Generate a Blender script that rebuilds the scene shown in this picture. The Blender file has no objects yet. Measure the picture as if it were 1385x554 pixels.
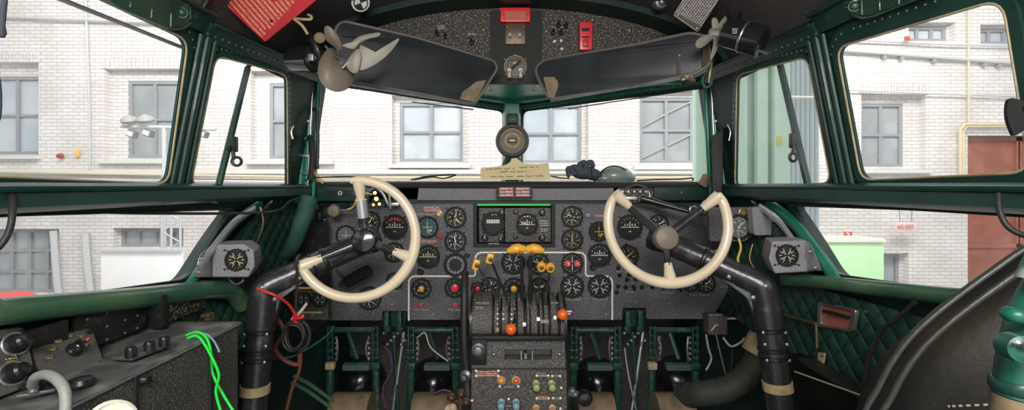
import bpy, bmesh, math, random
from mathutils import Vector as V, Matrix
from mathutils.geometry import tessellate_polygon
random.seed(7)
SC = bpy.context.scene
COL = SC.collection
F = 620.0; CX = 692.5; HY = 250.0; ZC = 1.3
PI = math.pi

def P(px, py, Y):
    """point seen at pixel (px,py), Y metres ahead of the eye"""
    return V(((px-CX)/F*Y, Y, ZC+(HY-py)/F*Y))

def S(px, Y):
    return px/F*Y

# ---------------------------------------------------------------- materials
MATS = {}
def mat(name, col, rough=.5, metal=0.0, bump=None, specks=None, var=None, coat=0, emit=None, alpha=None, spec=.5):
    m = bpy.data.materials.new(name); m.use_nodes = True
    nt = m.node_tree; b = nt.nodes['Principled BSDF']
    b.inputs['Base Color'].default_value = (*col, 1)
    b.inputs['Roughness'].default_value = rough
    b.inputs['Metallic'].default_value = metal
    b.inputs['Specular IOR Level'].default_value = spec
    b.inputs['Coat Weight'].default_value = coat
    if emit:
        b.inputs['Emission Color'].default_value = (*emit[0], 1); b.inputs['Emission Strength'].default_value = emit[1]
    tc = nt.nodes.new('ShaderNodeTexCoord')
    last = None
    if var:      # (scale, colour2, lo, hi)
        n = nt.nodes.new('ShaderNodeTexNoise'); n.inputs['Scale'].default_value = var[0]; n.inputs['Detail'].default_value = 6
        nt.links.new(tc.outputs['Object'], n.inputs['Vector'])
        r = nt.nodes.new('ShaderNodeValToRGB'); r.color_ramp.elements[0].position = var[2]; r.color_ramp.elements[1].position = var[3]
        r.color_ramp.elements[0].color = (*col, 1); r.color_ramp.elements[1].color = (*var[1], 1)
        nt.links.new(n.outputs['Fac'], r.inputs['Fac']); last = r.outputs['Color']
    if specks:   # (scale, colour, threshold)
        n = nt.nodes.new('ShaderNodeTexNoise'); n.inputs['Scale'].default_value = specks[0]; n.inputs['Detail'].default_value = 2
        nt.links.new(tc.outputs['Object'], n.inputs['Vector'])
        r = nt.nodes.new('ShaderNodeValToRGB'); r.color_ramp.elements[0].position = specks[2]; r.color_ramp.elements[1].position = min(1, specks[2]+.07)
        r.color_ramp.elements[0].color = (0, 0, 0, 1); r.color_ramp.elements[1].color = (1, 1, 1, 1)
        nt.links.new(n.outputs['Fac'], r.inputs['Fac'])
        mx = nt.nodes.new('ShaderNodeMix'); mx.data_type = 'RGBA'
        nt.links.new(r.outputs['Color'], mx.inputs[0])
        mx.inputs[6].default_value = (*col, 1); mx.inputs[7].default_value = (*specks[1], 1)
        if last: nt.links.new(last, mx.inputs[6])
        last = mx.outputs[2]
    if last: nt.links.new(last, b.inputs['Base Color'])
    if bump:     # (scale, strength)
        n = nt.nodes.new('ShaderNodeTexNoise'); n.inputs['Scale'].default_value = bump[0]; n.inputs['Detail'].default_value = 4
        nt.links.new(tc.outputs['Object'], n.inputs['Vector'])
        bp = nt.nodes.new('ShaderNodeBump'); bp.inputs['Strength'].default_value = bump[1]; bp.inputs['Distance'].default_value = .004
        nt.links.new(n.outputs['Fac'], bp.inputs['Height']); nt.links.new(bp.outputs['Normal'], b.inputs['Normal'])
    MATS[name] = m
    return m
def M(n): return MATS[n]

mat('panel_grey', (.060, .057, .064), .45, bump=(240, .6), specks=(330, (.30, .28, .28), .57), var=(6, (.105, .10, .11), .4, .7))
mat('crackle_black', (.026, .024, .022), .45, bump=(200, .9), specks=(185, (.26, .22, .17), .55))
mat('crackle_soft', (.044, .041, .039), .45, bump=(260, .7), specks=(330, (.20, .18, .15), .555), var=(9, (.065, .062, .058), .4, .7))
mat('ceiling_paint', (.060, .052, .053), .6, bump=(300, .6), specks=(300, (.13, .11, .10), .565), var=(3, (.045, .038, .038), .35, .7))
mat('black_metal', (.018, .018, .019), .32, .3, bump=(90, .12), var=(30, (.07, .065, .06), .58, .75))
mat('column_black', (.05, .05, .054), .27, .55, bump=(120, .15), var=(24, (.17, .16, .15), .55, .8))
mat('column_grey', (.10, .10, .105), .38, .5, bump=(120, .2), var=(24, (.20, .20, .19), .5, .8))
mat('matte_black', (.012, .012, .012), .7)
mat('gloss_black', (.012, .012, .013), .18, 0, coat=.4)
mat('rubber', (.02, .019, .018), .55, bump=(150, .2))
mat('green_paint', (.004, .027, .021), .42, .0, bump=(60, .12), var=(9, (.008, .046, .034), .35, .7), coat=.12, spec=.4)
mat('green_dark', (.004, .020, .016), .5, .0, bump=(60, .2), var=(12, (.008, .032, .024), .4, .7), coat=.05, spec=.35)
mat('green_bright', (.012, .15, .095), .32, .1, bump=(50, .15), var=(14, (.04, .20, .14), .45, .8))
mat('green_pedal', (.012, .055, .040), .42, .2, bump=(90, .3), var=(60, (.07, .13, .095), .52, .75))
mat('green_tube', (.028, .10, .055), .36, .0, bump=(30, .5), var=(7, (.10, .17, .085), .42, .75), coat=.3)
mat('green_cloth', (.012, .06, .045), .75, bump=(160, .6), var=(14, (.03, .10, .07), .4, .7))
mat('pad_green', (.014, .050, .032), .45, bump=(60, .35), var=(8, (.035, .080, .050), .4, .7), coat=.15)
mat('neon_green', (.02, .75, .06), .35)
mat('steel', (.45, .45, .45), .28, .9, bump=(80, .1))
mat('dull_steel', (.30, .30, .31), .42, .7, bump=(80, .2), var=(20, (.17, .17, .17), .4, .7))
mat('aluminium', (.62, .63, .62), .35, .8, bump=(80, .15))
mat('brass', (.55, .40, .16), .35, .8)
mat('brown_metal', (.11, .075, .045), .4, .5)
mat('ivory', (.70, .58, .42), .33, bump=(30, .06), var=(10, (.62, .50, .35), .45, .75), coat=.3)
mat('grey_box', (.23, .22, .235), .5, bump=(260, .6), specks=(380, (.40, .39, .41), .57))
mat('tread_green', (.05, .095, .08), .5, bump=(120, .4))
mat('bracket_green', (.010, .105, .070), .38, bump=(50, .2), var=(30, (.006, .06, .042), .4, .7))
mat('white_paint', (.78, .75, .66), .5)
mat('dial_white', (.62, .64, .60), .5)
mat('dial_cream', (.66, .58, .36), .5)
mat('dial_face', (.010, .011, .011), .6, spec=.25)
mat('dial_grey', (.15, .15, .16), .35)
mat('dial_blue', (.035, .07, .085), .3)
mat('dial_amber', (.75, .42, .05), .4)
mat('dial_green', (.10, .40, .10), .5)
mat('yellow', (.85, .42, .035), .35, var=(25, (.70, .32, .02), .5, .8), coat=.3)
mat('orange', (.85, .13, .01), .25, coat=.6, var=(40, (.70, .09, .01), .5, .8))
mat('red', (.60, .015, .02), .42, bump=(60, .1), var=(14, (.46, .01, .02), .4, .7))
mat('red_bright', (.80, .03, .04), .35)
mat('red_placard', (.42, .06, .045), .5, specks=(300, (.6, .3, .22), .6))
mat('red_dull', (.30, .03, .03), .5)
mat('tan_text', (.55, .36, .17), .6)
mat('olive_lens', (.33, .40, .13), .3, coat=.5)
mat('blue_lens', (.20, .34, .40), .3, coat=.5)
mat('amber_lens', (.80, .30, .04), .3, coat=.5)
mat('tan_knob', (.55, .33, .15), .4)
mat('tan_wood', (.21, .15, .085), .65, bump=(50, .4), var=(30, (.12, .085, .05), .4, .7))
mat('tan_band', (.42, .33, .19), .6, bump=(120, .3), var=(30, (.28, .2, .1), .45, .7))
mat('card', (.62, .50, .27), .75, var=(6, (.70, .60, .40), .35, .7))
mat('ink', (.05, .04, .035), .7)
mat('leather', (.006, .006, .006), .48, bump=(110, .15), var=(5, (.030, .024, .014), .45, .75), coat=0, spec=.2)
mat('leather_edge', (.030, .030, .027), .48, bump=(90, .3), coat=.1)
mat('compass_brown', (.085, .075, .066), .5, bump=(60, .15))
mat('soffit_green', (.02, .27, .18), .35, bump=(40, .3), var=(14, (.06, .32, .22), .45, .8))
mat('stitch', (.45, .38, .2), .7)
mat('brown_cable', (.12, .035, .02), .5)
mat('red_cable', (.60, .03, .03), .4)
mat('purple_cable', (.10, .02, .10), .5)
mat('white_cable', (.45, .42, .36), .5)
mat('yellow_cable', (.6, .5, .08), .5)
mat('grey_cable', (.28, .28, .26), .5, bump=(200, .3))
mat('duct', (.035, .036, .028), .7, bump=(60, .8))
mat('fan_rubber', (.17, .135, .105), .5, bump=(60, .15), var=(12, (.11, .085, .065), .4, .7))
mat('fan_light', (.25, .235, .185), .5, var=(18, (.17, .15, .11), .4, .7))
mat('face_grey', (.080, .077, .075), .4, bump=(160, .3), var=(20, (.075, .075, .075), .4, .75))
mat('cream_plastic', (.72, .70, .58), .4)
mat('blue_cloth', (.05, .06, .08), .8, bump=(40, .5))
mat('pouch', (.20, .26, .235), .35, bump=(30, .3), coat=.4)
mat('visor_edge', (.10, .085, .075), .5)
# outside
mat('door_red', (.26, .075, .045), .75, var=(2.2, (.36, .12, .08), .35, .7), bump=(30, .3))
mat('win_frame_grey', (.27, .28, .30), .6)
mat('lamp_grey', (.30, .30, .29), .5)
mat('win_dark', (.26, .28, .29), .25, var=(.9, (.38, .40, .41), .38, .65), coat=.2)
mat('win_blue', (.40, .45, .49), .25, var=(.9, (.56, .59, .61), .38, .65), coat=.2)
mat('stone_sill', (.62, .61, .58), .8)
mat('white_board', (.80, .80, .79), .6)
mat('pipe_grey', (.52, .53, .54), .5)
mat('conduit_tan', (.62, .52, .34), .6)
mat('pale_green', (.50, .66, .53), .5)
mat('pale_green_dk', (.38, .50, .43), .5)
mat('corrugated', (.50, .56, .57), .4)
mat('lime_box', (.52, .80, .45), .6)
mat('sign_pink', (.72, .60, .60), .5)
mat('outdoor_red', (.62, .05, .04), .5)
mat('concrete', (.34, .33, .31), .85, var=(.8, (.42, .41, .38), .4, .7))

def brick_mat():
    m = bpy.data.materials.new('white_brick'); m.use_nodes = True; nt = m.node_tree; b = nt.nodes['Principled BSDF']
    tc = nt.nodes.new('ShaderNodeTexCoord'); mp = nt.nodes.new('ShaderNodeMapping')
    mp.inputs['Rotation'].default_value = (PI/2, 0, 0)
    sx = nt.nodes.new('ShaderNodeSeparateXYZ'); cb = nt.nodes.new('ShaderNodeCombineXYZ')
    nt.links.new(tc.outputs['Object'], sx.inputs[0]); nt.links.new(sx.outputs['X'], cb.inputs['X']); nt.links.new(sx.outputs['Z'], cb.inputs['Y'])
    br = nt.nodes.new('ShaderNodeTexBrick')
    br.inputs['Scale'].default_value = 1.0; br.inputs['Brick Width'].default_value = .26; br.inputs['Row Height'].default_value = .085
    br.inputs['Mortar Size'].default_value = .009; br.inputs['Mortar Smooth'].default_value = .35
    br.inputs['Color1'].default_value = (.76, .73, .71, 1); br.inputs['Color2'].default_value = (.70, .66, .64, 1); br.inputs['Mortar'].default_value = (.50, .47, .45, 1)
    nt.links.new(cb.outputs[0], br.inputs['Vector'])
    n = nt.nodes.new('ShaderNodeTexNoise'); n.inputs['Scale'].default_value = 1.3; n.inputs['Detail'].default_value = 6
    nt.links.new(tc.outputs['Object'], n.inputs['Vector'])
    r = nt.nodes.new('ShaderNodeValToRGB'); r.color_ramp.elements[0].position = .3; r.color_ramp.elements[0].color = (.86, .84, .82, 1)
    r.color_ramp.elements[1].position = .65; r.color_ramp.elements[1].color = (1, 1, 1, 1)
    nt.links.new(n.outputs['Fac'], r.inputs['Fac'])
    mx = nt.nodes.new('ShaderNodeMix'); mx.data_type = 'RGBA'; mx.blend_type = 'MULTIPLY'; mx.inputs[0].default_value = 1
    nt.links.new(br.outputs['Color'], mx.inputs[6]); nt.links.new(r.outputs['Color'], mx.inputs[7])
    nt.links.new(mx.outputs[2], b.inputs['Base Color'])
    bp = nt.nodes.new('ShaderNodeBump'); bp.inputs['Strength'].default_value = .6; bp.inputs['Distance'].default_value = .01; bp.invert = True
    nt.links.new(br.outputs['Fac'], bp.inputs['Height']); nt.links.new(bp.outputs['Normal'], b.inputs['Normal'])
    b.inputs['Roughness'].default_value = .8
    MATS['white_brick'] = m
brick_mat()

def glass_mat(name, tint, haze, gloss, hazecol=(.85, .85, .85), gr=.04):
    m = bpy.data.materials.new(name); m.use_nodes = True; nt = m.node_tree
    for n in list(nt.nodes): nt.nodes.remove(n)
    out = nt.nodes.new('ShaderNodeOutputMaterial')
    t = nt.nodes.new('ShaderNodeBsdfTransparent'); t.inputs[0].default_value = (*tint, 1)
    d = nt.nodes.new('ShaderNodeBsdfDiffuse'); d.inputs[0].default_value = (*hazecol, 1)
    g = nt.nodes.new('ShaderNodeBsdfGlossy'); g.inputs['Roughness'].default_value = gr
    tc = nt.nodes.new('ShaderNodeTexCoord'); n = nt.nodes.new('ShaderNodeTexNoise'); n.inputs['Scale'].default_value = 9; n.inputs['Detail'].default_value = 5
    nt.links.new(tc.outputs['Object'], n.inputs['Vector'])
    mr = nt.nodes.new('ShaderNodeMapRange'); mr.inputs[1].default_value = .3; mr.inputs[2].default_value = .75; mr.inputs[3].default_value = haze*.5; mr.inputs[4].default_value = haze*1.5
    nt.links.new(n.outputs['Fac'], mr.inputs[0])
    a = nt.nodes.new('ShaderNodeMixShader'); nt.links.new(mr.outputs[0], a.inputs[0]); nt.links.new(t.outputs[0], a.inputs[1]); nt.links.new(d.outputs[0], a.inputs[2])
    c = nt.nodes.new('ShaderNodeMixShader'); c.inputs[0].default_value = gloss; nt.links.new(a.outputs[0], c.inputs[1]); nt.links.new(g.outputs[0], c.inputs[2])
    nt.links.new(c.outputs[0], out.inputs[0]); MATS[name] = m
glass_mat('window_glass', (.985, .99, .985), .05, .03)
glass_mat('visor_tint', (.20, .215, .235), .09, .012, (.22, .25, .28), .3)
glass_mat('dial_glass', (.97, .98, .98), .004, .006)

def quilt_mat(name, base, hi, sx=14.0):
    m = mat(name, base, .42, bump=None, var=(8, hi, .4, .75), coat=.35)
    nt = m.node_tree; b = nt.nodes['Principled BSDF']
    tc = nt.nodes.new('ShaderNodeTexCoord'); s = nt.nodes.new('ShaderNodeSeparateXYZ'); nt.links.new(tc.outputs['Object'], s.inputs[0])
    hs = None
    outs = []
    for sgn in (1, -1):
        a = nt.nodes.new('ShaderNodeMath'); a.operation = 'MULTIPLY_ADD'; a.inputs[1].default_value = sgn
        nt.links.new(s.outputs['Z'], a.inputs[0]); nt.links.new(s.outputs['Y'], a.inputs[2])
        f = nt.nodes.new('ShaderNodeMath'); f.operation = 'MULTIPLY'; f.inputs[1].default_value = sx*PI; nt.links.new(a.outputs[0], f.inputs[0])
        q = nt.nodes.new('ShaderNodeMath'); q.operation = 'SINE'; nt.links.new(f.outputs[0], q.inputs[0])
        ab = nt.nodes.new('ShaderNodeMath'); ab.operation = 'ABSOLUTE'; nt.links.new(q.outputs[0], ab.inputs[0])
        pw = nt.nodes.new('ShaderNodeMath'); pw.operation = 'POWER'; pw.inputs[1].default_value = .45; nt.links.new(ab.outputs[0], pw.inputs[0])
        outs.append(pw.outputs[0])
    mu = nt.nodes.new('ShaderNodeMath'); mu.operation = 'MULTIPLY'; nt.links.new(outs[0], mu.inputs[0]); nt.links.new(outs[1], mu.inputs[1])
    bp = nt.nodes.new('ShaderNodeBump'); bp.inputs['Strength'].default_value = 1; bp.inputs['Distance'].default_value = .007
    nt.links.new(mu.outputs[0], bp.inputs['Height']); nt.links.new(bp.outputs['Normal'], b.inputs['Normal'])
quilt_mat('quilt_green', (.009, .042, .030), (.018, .070, .047), sx=17.0)

def text_rows_mat(name, base, ink, rows, cols, rot=0.0, fill=.62):
    """a printed plate: fine rows of tiny unreadable letters, fixed to the plate's own UV"""
    m = mat(name, base, .5); nt = m.node_tree; b = nt.nodes['Principled BSDF']
    tc = nt.nodes.new('ShaderNodeTexCoord'); s = nt.nodes.new('ShaderNodeSeparateXYZ'); nt.links.new(tc.outputs['UV'], s.inputs[0])
    def math_(op, a, c=None, d=None):
        n = nt.nodes.new('ShaderNodeMath'); n.operation = op
        for i, x in enumerate((a, c, d)):
            if x is None: continue
            if isinstance(x, (int, float)): n.inputs[i].default_value = x
            else: nt.links.new(x, n.inputs[i])
        return n.outputs[0]
    ry = math_('MULTIPLY', s.outputs['Y'], rows); fr = math_('FRACT', ry); fl = math_('FLOOR', ry)
    inrow = math_('MULTIPLY', math_('GREATER_THAN', fr, .28), math_('LESS_THAN', fr, .78))
    cb = nt.nodes.new('ShaderNodeCombineXYZ')
    nt.links.new(math_('MULTIPLY', s.outputs['X'], cols), cb.inputs[0]); nt.links.new(math_('MULTIPLY', ry, 2.2), cb.inputs[1])
    n = nt.nodes.new('ShaderNodeTexNoise'); n.inputs['Scale'].default_value = 1; n.inputs['Detail'].default_value = 1; nt.links.new(cb.outputs[0], n.inputs['Vector'])
    c2 = nt.nodes.new('ShaderNodeCombineXYZ'); nt.links.new(math_('MULTIPLY', s.outputs['X'], 2.3), c2.inputs[0]); nt.links.new(math_('MULTIPLY', fl, 3.7), c2.inputs[1])
    n2 = nt.nodes.new('ShaderNodeTexNoise'); n2.inputs['Scale'].default_value = 1; nt.links.new(c2.outputs[0], n2.inputs['Vector'])
    on = math_('MULTIPLY', math_('GREATER_THAN', n.outputs['Fac'], .46), math_('LESS_THAN', n2.outputs['Fac'], fill))
    k = math_('MULTIPLY', on, inrow)
    ex = math_('MULTIPLY', math_('GREATER_THAN', s.outputs['X'], .05), math_('LESS_THAN', s.outputs['X'], .95))
    k = math_('MULTIPLY', k, ex)
    mx = nt.nodes.new('ShaderNodeMix'); mx.data_type = 'RGBA'; nt.links.new(k, mx.inputs[0]); mx.inputs[6].default_value = (*base, 1); mx.inputs[7].default_value = (*ink, 1)
    nt.links.new(mx.outputs[2], b.inputs['Base Color'])
text_rows_mat('red_print', (.44, .010, .022), (.60, .32, .17), 20, 120)
text_rows_mat('black_print', (.02, .018, .018), (.42, .34, .32), 13, 50, fill=.75)
text_rows_mat('small_print', (.035, .033, .034), (.45, .42, .38), 3, 16, fill=.9)
text_rows_mat('red_small_print', (.20, .045, .035), (.60, .48, .40), 3, 18, fill=.9)

# ---------------------------------------------------------------- mesh builder
class MB:
    def __init__(s): s.v = []; s.f = []; s.m = []; s.uv = {}; s.mi = 0
    def add(s, vs, fs, mi=None):
        o = len(s.v); s.v += [V(v) for v in vs]
        for f in fs: s.f.append([i+o for i in f]); s.m.append(s.mi if mi is None else mi)
        return s
    def box(s, c, size, rot=None, bev=0.0, mi=None):
        bm = bmesh.new(); bmesh.ops.create_cube(bm, size=1)
        for v in bm.verts: v.co = V((v.co.x*size[0], v.co.y*size[1], v.co.z*size[2]))
        if bev > 0: bmesh.ops.bevel(bm, geom=list(bm.edges), offset=min(bev, min(size)*.45), segments=2, affect='EDGES', profile=.6)
        c = V(c)
        vs = [(rot @ v.co if rot else v.co.copy())+c for v in bm.verts]
        for i, v in enumerate(bm.verts): v.index = i
        s.add(vs, [[v.index for v in f.verts] for f in bm.faces], mi); bm.free(); return s
    def hexa(s, pts, mi=None):      # 8 points: front 4 then back 4
        return s.add(pts, [(0, 1, 2, 3), (7, 6, 5, 4), (0, 4, 5, 1), (1, 5, 6, 2), (2, 6, 7, 3), (3, 7, 4, 0)], mi)
    def frame(s, d):
        d = V(d).normalized(); a = V((0, 0, 1)) if abs(d.z) < .9 else V((1, 0, 0))
        u = d.cross(a).normalized(); return u, d.cross(u).normalized()
    def cyl(s, a, b, r0, r1=None, seg=16, mi=None, cap=True):
        a = V(a); b = V(b); r1 = r0 if r1 is None else r1; u, w = s.frame(b-a)
        vs = []
        for k in range(seg):
            t = 2*PI*k/seg; e = u*math.cos(t)+w*math.sin(t); vs += [a+e*r0, b+e*r1]
        fs = [(2*k, 2*((k+1) % seg), 2*((k+1) % seg)+1, 2*k+1) for k in range(seg)]
        if cap: fs += [[2*k for k in range(seg)][::-1], [2*k+1 for k in range(seg)]]
        return s.add(vs, fs, mi)
    def lathe(s, o, ax, prof, seg=24, mi=None, sq=1.0):     # prof: (r, h) along ax
        o = V(o); ax = V(ax).normalized(); u, w = s.frame(ax); vs = []
        for r, h in prof:
            for k in range(seg):
                t = 2*PI*k/seg; vs.append(o+ax*h+(u*math.cos(t)+w*math.sin(t)*sq)*r)
        n = len(prof); fs = []
        for i in range(n-1):
            for k in range(seg): fs.append((i*seg+k, i*seg+(k+1) % seg, (i+1)*seg+(k+1) % seg, (i+1)*seg+k))
        if prof[0][0] > 1e-6: fs.append([k for k in range(seg)][::-1])
        if prof[-1][0] > 1e-6: fs.append([(n-1)*seg+k for k in range(seg)])
        return s.add(vs, fs, mi)
    def ring(s, o, ax, R, r, seg=32, ms=8, mi=None, a0=0, a1=None, squash=1.0):
        o = V(o); u, w = s.frame(ax); full = a1 is None; a1 = a0+2*PI if full else a1
        n = seg if full else seg+1; pts = [o+(u*math.cos(a0+(a1-a0)*k/seg)+w*math.sin(a0+(a1-a0)*k/seg))*R for k in range(n)]
        return s.tube(pts, r, ms, mi, closed=full)
    def tube(s, pts, r, seg=8, mi=None, closed=False, flat=1.0):
        pts = [V(p) for p in pts]; n = len(pts); rs = r if isinstance(r, (list, tuple)) else [r]*n
        vs = []; u = None
        for i in range(n):
            if closed: d = pts[(i+1) % n]-pts[i-1]
            else: d = pts[min(i+1, n-1)]-pts[max(i-1, 0)]
            if d.length < 1e-9: d = V((0, 0, 1))
            d.normalize()
            if u is None: u, _ = s.frame(d)
            u = (u-d*u.dot(d)); u = u.normalized() if u.length > 1e-6 else s.frame(d)[0]
            w = d.cross(u)
            for k in range(seg):
                t = 2*PI*k/seg; vs.append(pts[i]+(u*math.cos(t)*flat+w*math.sin(t))*rs[i])
        fs = []
        for i in range(n if closed else n-1):
            j = (i+1) % n
            for k in range(seg): fs.append((i*seg+k, i*seg+(k+1) % seg, j*seg+(k+1) % seg, j*seg+k))
        if not closed: fs += [[k for k in range(seg)][::-1], [(n-1)*seg+k for k in range(seg)]]
        return s.add(vs, fs, mi)
    def ball(s, c, r, sc=(1, 1, 1), seg=14, mi=None, rot=None):
        vs = []; fs = []; n = seg//2+1; c = V(c)
        for i in range(n+1):
            a = PI*i/n
            for k in range(seg):
                t = 2*PI*k/seg; p = V((math.sin(a)*math.cos(t)*sc[0], math.sin(a)*math.sin(t)*sc[1], math.cos(a)*sc[2]))*r
                vs.append((rot @ p if rot else p)+c)
        for i in range(n):
            for k in range(seg): fs.append((i*seg+k, (i+1)*seg+k, (i+1)*seg+(k+1) % seg, i*seg+(k+1) % seg))
        return s.add(vs, fs, mi)
    def plate(s, outer, holes, d, mi=None):
        loops = [[V(p) for p in outer]]+[[V(p) for p in h] for h in holes]
        flat = [p for l in loops for p in l]; N = len(flat); d = V(d)
        tr = tessellate_polygon(loops)
        fs = [tuple(t) for t in tr]+[tuple(i+N for i in t[::-1]) for t in tr]; o = 0
        for l in loops:
            n = len(l)
            for i in range(n): j = (i+1) % n; fs.append((o+i, o+j, o+j+N, o+i+N))
            o += n
        return s.add(flat+[p+d for p in flat], fs, mi)
    def quad(s, a, b, c, d, mi=None): return s.add([a, b, c, d], [(0, 1, 2, 3)], mi)
    def build(s, name, mats, parent=None, loc=None, smooth=True, uvquad=None, recalc=True, bevel=0):
        off = V(loc) if loc is not None else V((0, 0, 0))
        if parent is not None: off = root_off(parent)
        me = bpy.data.meshes.new(name); me.from_pydata([v-off for v in s.v], [], s.f)
        mats = mats if isinstance(mats, (list, tuple)) else [mats]
        for m in mats: me.materials.append(M(m))
        me.polygons.foreach_set('material_index', s.m)
        if recalc:
            bm = bmesh.new(); bm.from_mesh(me); bmesh.ops.recalc_face_normals(bm, faces=bm.faces); bm.to_mesh(me); bm.free()
        if uvquad:      # three points o, ou, ov -> planar uv
            o, pu, pv = [V(p)-off for p in uvquad]; uu = pu-o; vv = pv-o
            l = me.uv_layers.new(name='UVMap')
            for lp in me.loops:
                p = me.vertices[lp.vertex_index].co-o; l.data[lp.index].uv = (p.dot(uu)/uu.dot(uu), p.dot(vv)/vv.dot(vv))
        if smooth:
            me.polygons.foreach_set('use_smooth', [True]*len(me.polygons))
            try: me.set_sharp_from_angle(angle=math.radians(38))
            except Exception: pass
        me.update()
        o = bpy.data.objects.new(name, me); COL.objects.link(o)
        if parent is not None: o.parent = parent
        elif loc is not None: o.location = off
        if bevel:
            b = o.modifiers.new('edge', 'BEVEL'); b.width = bevel; b.segments = 2; b.limit_method = 'ANGLE'; b.angle_limit = math.radians(40)
        return o

def root_off(p):
    o = V((0, 0, 0))
    while p is not None: o += p.location; p = p.parent
    return o
def tag(o, label, cat, group=None, kind=None):
    if label: o['label'] = label
    if cat: o['category'] = cat
    if group: o['group'] = group
    if kind: o['kind'] = kind
    return o
def thing(name, label, cat, loc, group=None):
    o = bpy.data.objects.new(name, None); COL.objects.link(o); o.location = V(loc); o.empty_display_size = .05
    return tag(o, label, cat, group)
def struct(o, label=None):
    o['kind'] = 'structure'
    if label: o['label'] = label
    return o
def sthing(name, loc=(0, 0, 0)):
    o = bpy.data.objects.new(name, None); COL.objects.link(o); o.location = V(loc); o['kind'] = 'structure'; return o
def rnd(pts, r, seg=5):
    pts = [V(p) for p in pts]; n = len(pts); out = []
    rr = r if isinstance(r, (list, tuple)) else [r]*n
    for i in range(n):
        p = pts[i]; a = pts[i-1]-p; b = pts[(i+1) % n]-p; q = min(rr[i], a.length*.48, b.length*.48)
        if q < 1e-5: out.append(p); continue
        A = p+a.normalized()*q; B = p+b.normalized()*q
        for k in range(seg+1):
            t = k/seg; out.append(A*(1-t)**2+p*2*t*(1-t)+B*t*t)
    return out
def smooth_path(pts, k=6, closed=False):
    pts = [V(p) for p in pts]; n = len(pts); out = []
    for i in range(n if closed else n-1):
        if closed: p0, p1, p2, p3 = pts[i-1], pts[i], pts[(i+1) % n], pts[(i+2) % n]
        else: p0, p1, p2, p3 = pts[max(i-1, 0)], pts[i], pts[i+1], pts[min(i+2, n-1)]
        for j in range(k):
            t = j/k
            out.append(.5*((2*p1)+(-p0+p2)*t+(2*p0-5*p1+4*p2-p3)*t*t+(-p0+3*p1-3*p2+p3)*t**3))
    if not closed: out.append(pts[-1])
    return out
def pp(lst): return [P(*p) for p in lst]
def text_part(txt, name, m, parent, c, size, w=None, rotm=None, depth=.001):
    cu = bpy.data.curves.new('t', 'FONT'); cu.body = txt; cu.size = size; cu.align_x = 'CENTER'; cu.align_y = 'CENTER'; cu.extrude = depth
    t = bpy.data.objects.new('t', cu); COL.objects.link(t)
    bpy.context.view_layer.update()
    me = bpy.data.meshes.new_from_object(t.evaluated_get(bpy.context.evaluated_depsgraph_get()))
    bpy.data.objects.remove(t); me.name = name
    R = (rotm or Matrix.Rotation(PI/2, 3, 'X'))
    if w:
        xs = [v.co.x for v in me.vertices]; k = w/(max(xs)-min(xs))
        for v in me.vertices: v.co.x *= k
    o0 = root_off(parent) if parent is not None else V((0, 0, 0))
    for v in me.vertices: v.co = R @ v.co+V(c)-o0
    me.materials.clear(); me.materials.append(M(m))
    o = bpy.data.objects.new(name, me); COL.objects.link(o); o.parent = parent
    return o
_screw = {}
def screw(parent, p, r=.003, m='dull_steel', ax=(0, -1, 0), name='screw'):
    key = (round(r, 4), m, tuple(ax))
    if key not in _screw:
        b = MB(); b.lathe((0, 0, 0), ax, [(r, 0), (r, r*.35), (r*.6, r*.7), (0, r*.8)], 10)
        ob = b.build('screw', m); me = ob.data; bpy.data.objects.remove(ob); _screw[key] = me
    o = bpy.data.objects.new(name, _screw[key]); COL.objects.link(o); o.location = V(p)-root_off(parent); o.parent = parent
    return o
# ================================================================ planes of the hull
class Plane:
    def __init__(s, a, b, lean=0.0, lean_y=0.0):     # a,b: (x,Y) at eye height; lean: x shift per metre up
        s.a = V((a[0], a[1], ZC)); s.d = V((b[0]-a[0], b[1]-a[1], 0)); s.up = V((lean, lean_y, 1))
        s.n = s.d.cross(s.up).normalized()
        if s.n.x*a[0] < 0 and abs(a[0]) > .1: s.n = -s.n       # n points outwards
        s.L = s.d.length
    def px(s, x, y, off=0.0):
        r = V(((x-CX)/F, 1, (HY-y)/F)); e = V((0, 0, ZC)); t = (s.a+s.n*off-e).dot(s.n)/r.dot(s.n); return e+r*t
    def yz(s, Y, z):     # point at depth Y, height z above eye
        dz = s.up*z; t = (Y-s.a.y-dz.y)/s.d.y if abs(s.d.y) > 1e-6 else 0
        return s.a+dz+s.d*t
    def xz(s, x, z):
        dz = s.up*z; t = (x-s.a.x-dz.x)/s.d.x; return s.a+dz+s.d*t
XA, YA = .785, .40; XB, YB = .772, 1.056; XC, YC = .735, 1.645
LN = .15
def pl(sg, i):
    p = [(XA, YA), (XB, YB), (XC, YC)]
    return Plane((sg*p[i][0], p[i][1]), (sg*p[i+1][0], p[i+1][1]), lean=-sg*LN)
PL = {(sg, i): pl(sg, i) for sg in (-1, 1) for i in (0, 1)}
LOW = {sg: Plane((sg*.80, 0), (sg*.80, 2)) for sg in (-1, 1)}
WS = {sg: Plane((sg*.745, 1.67), (0, 2.12), lean_y=-.16) for sg in (-1, 1)}
for sg in (-1, 1):
    if WS[sg].n.y < 0: WS[sg].n = -WS[sg].n

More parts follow.
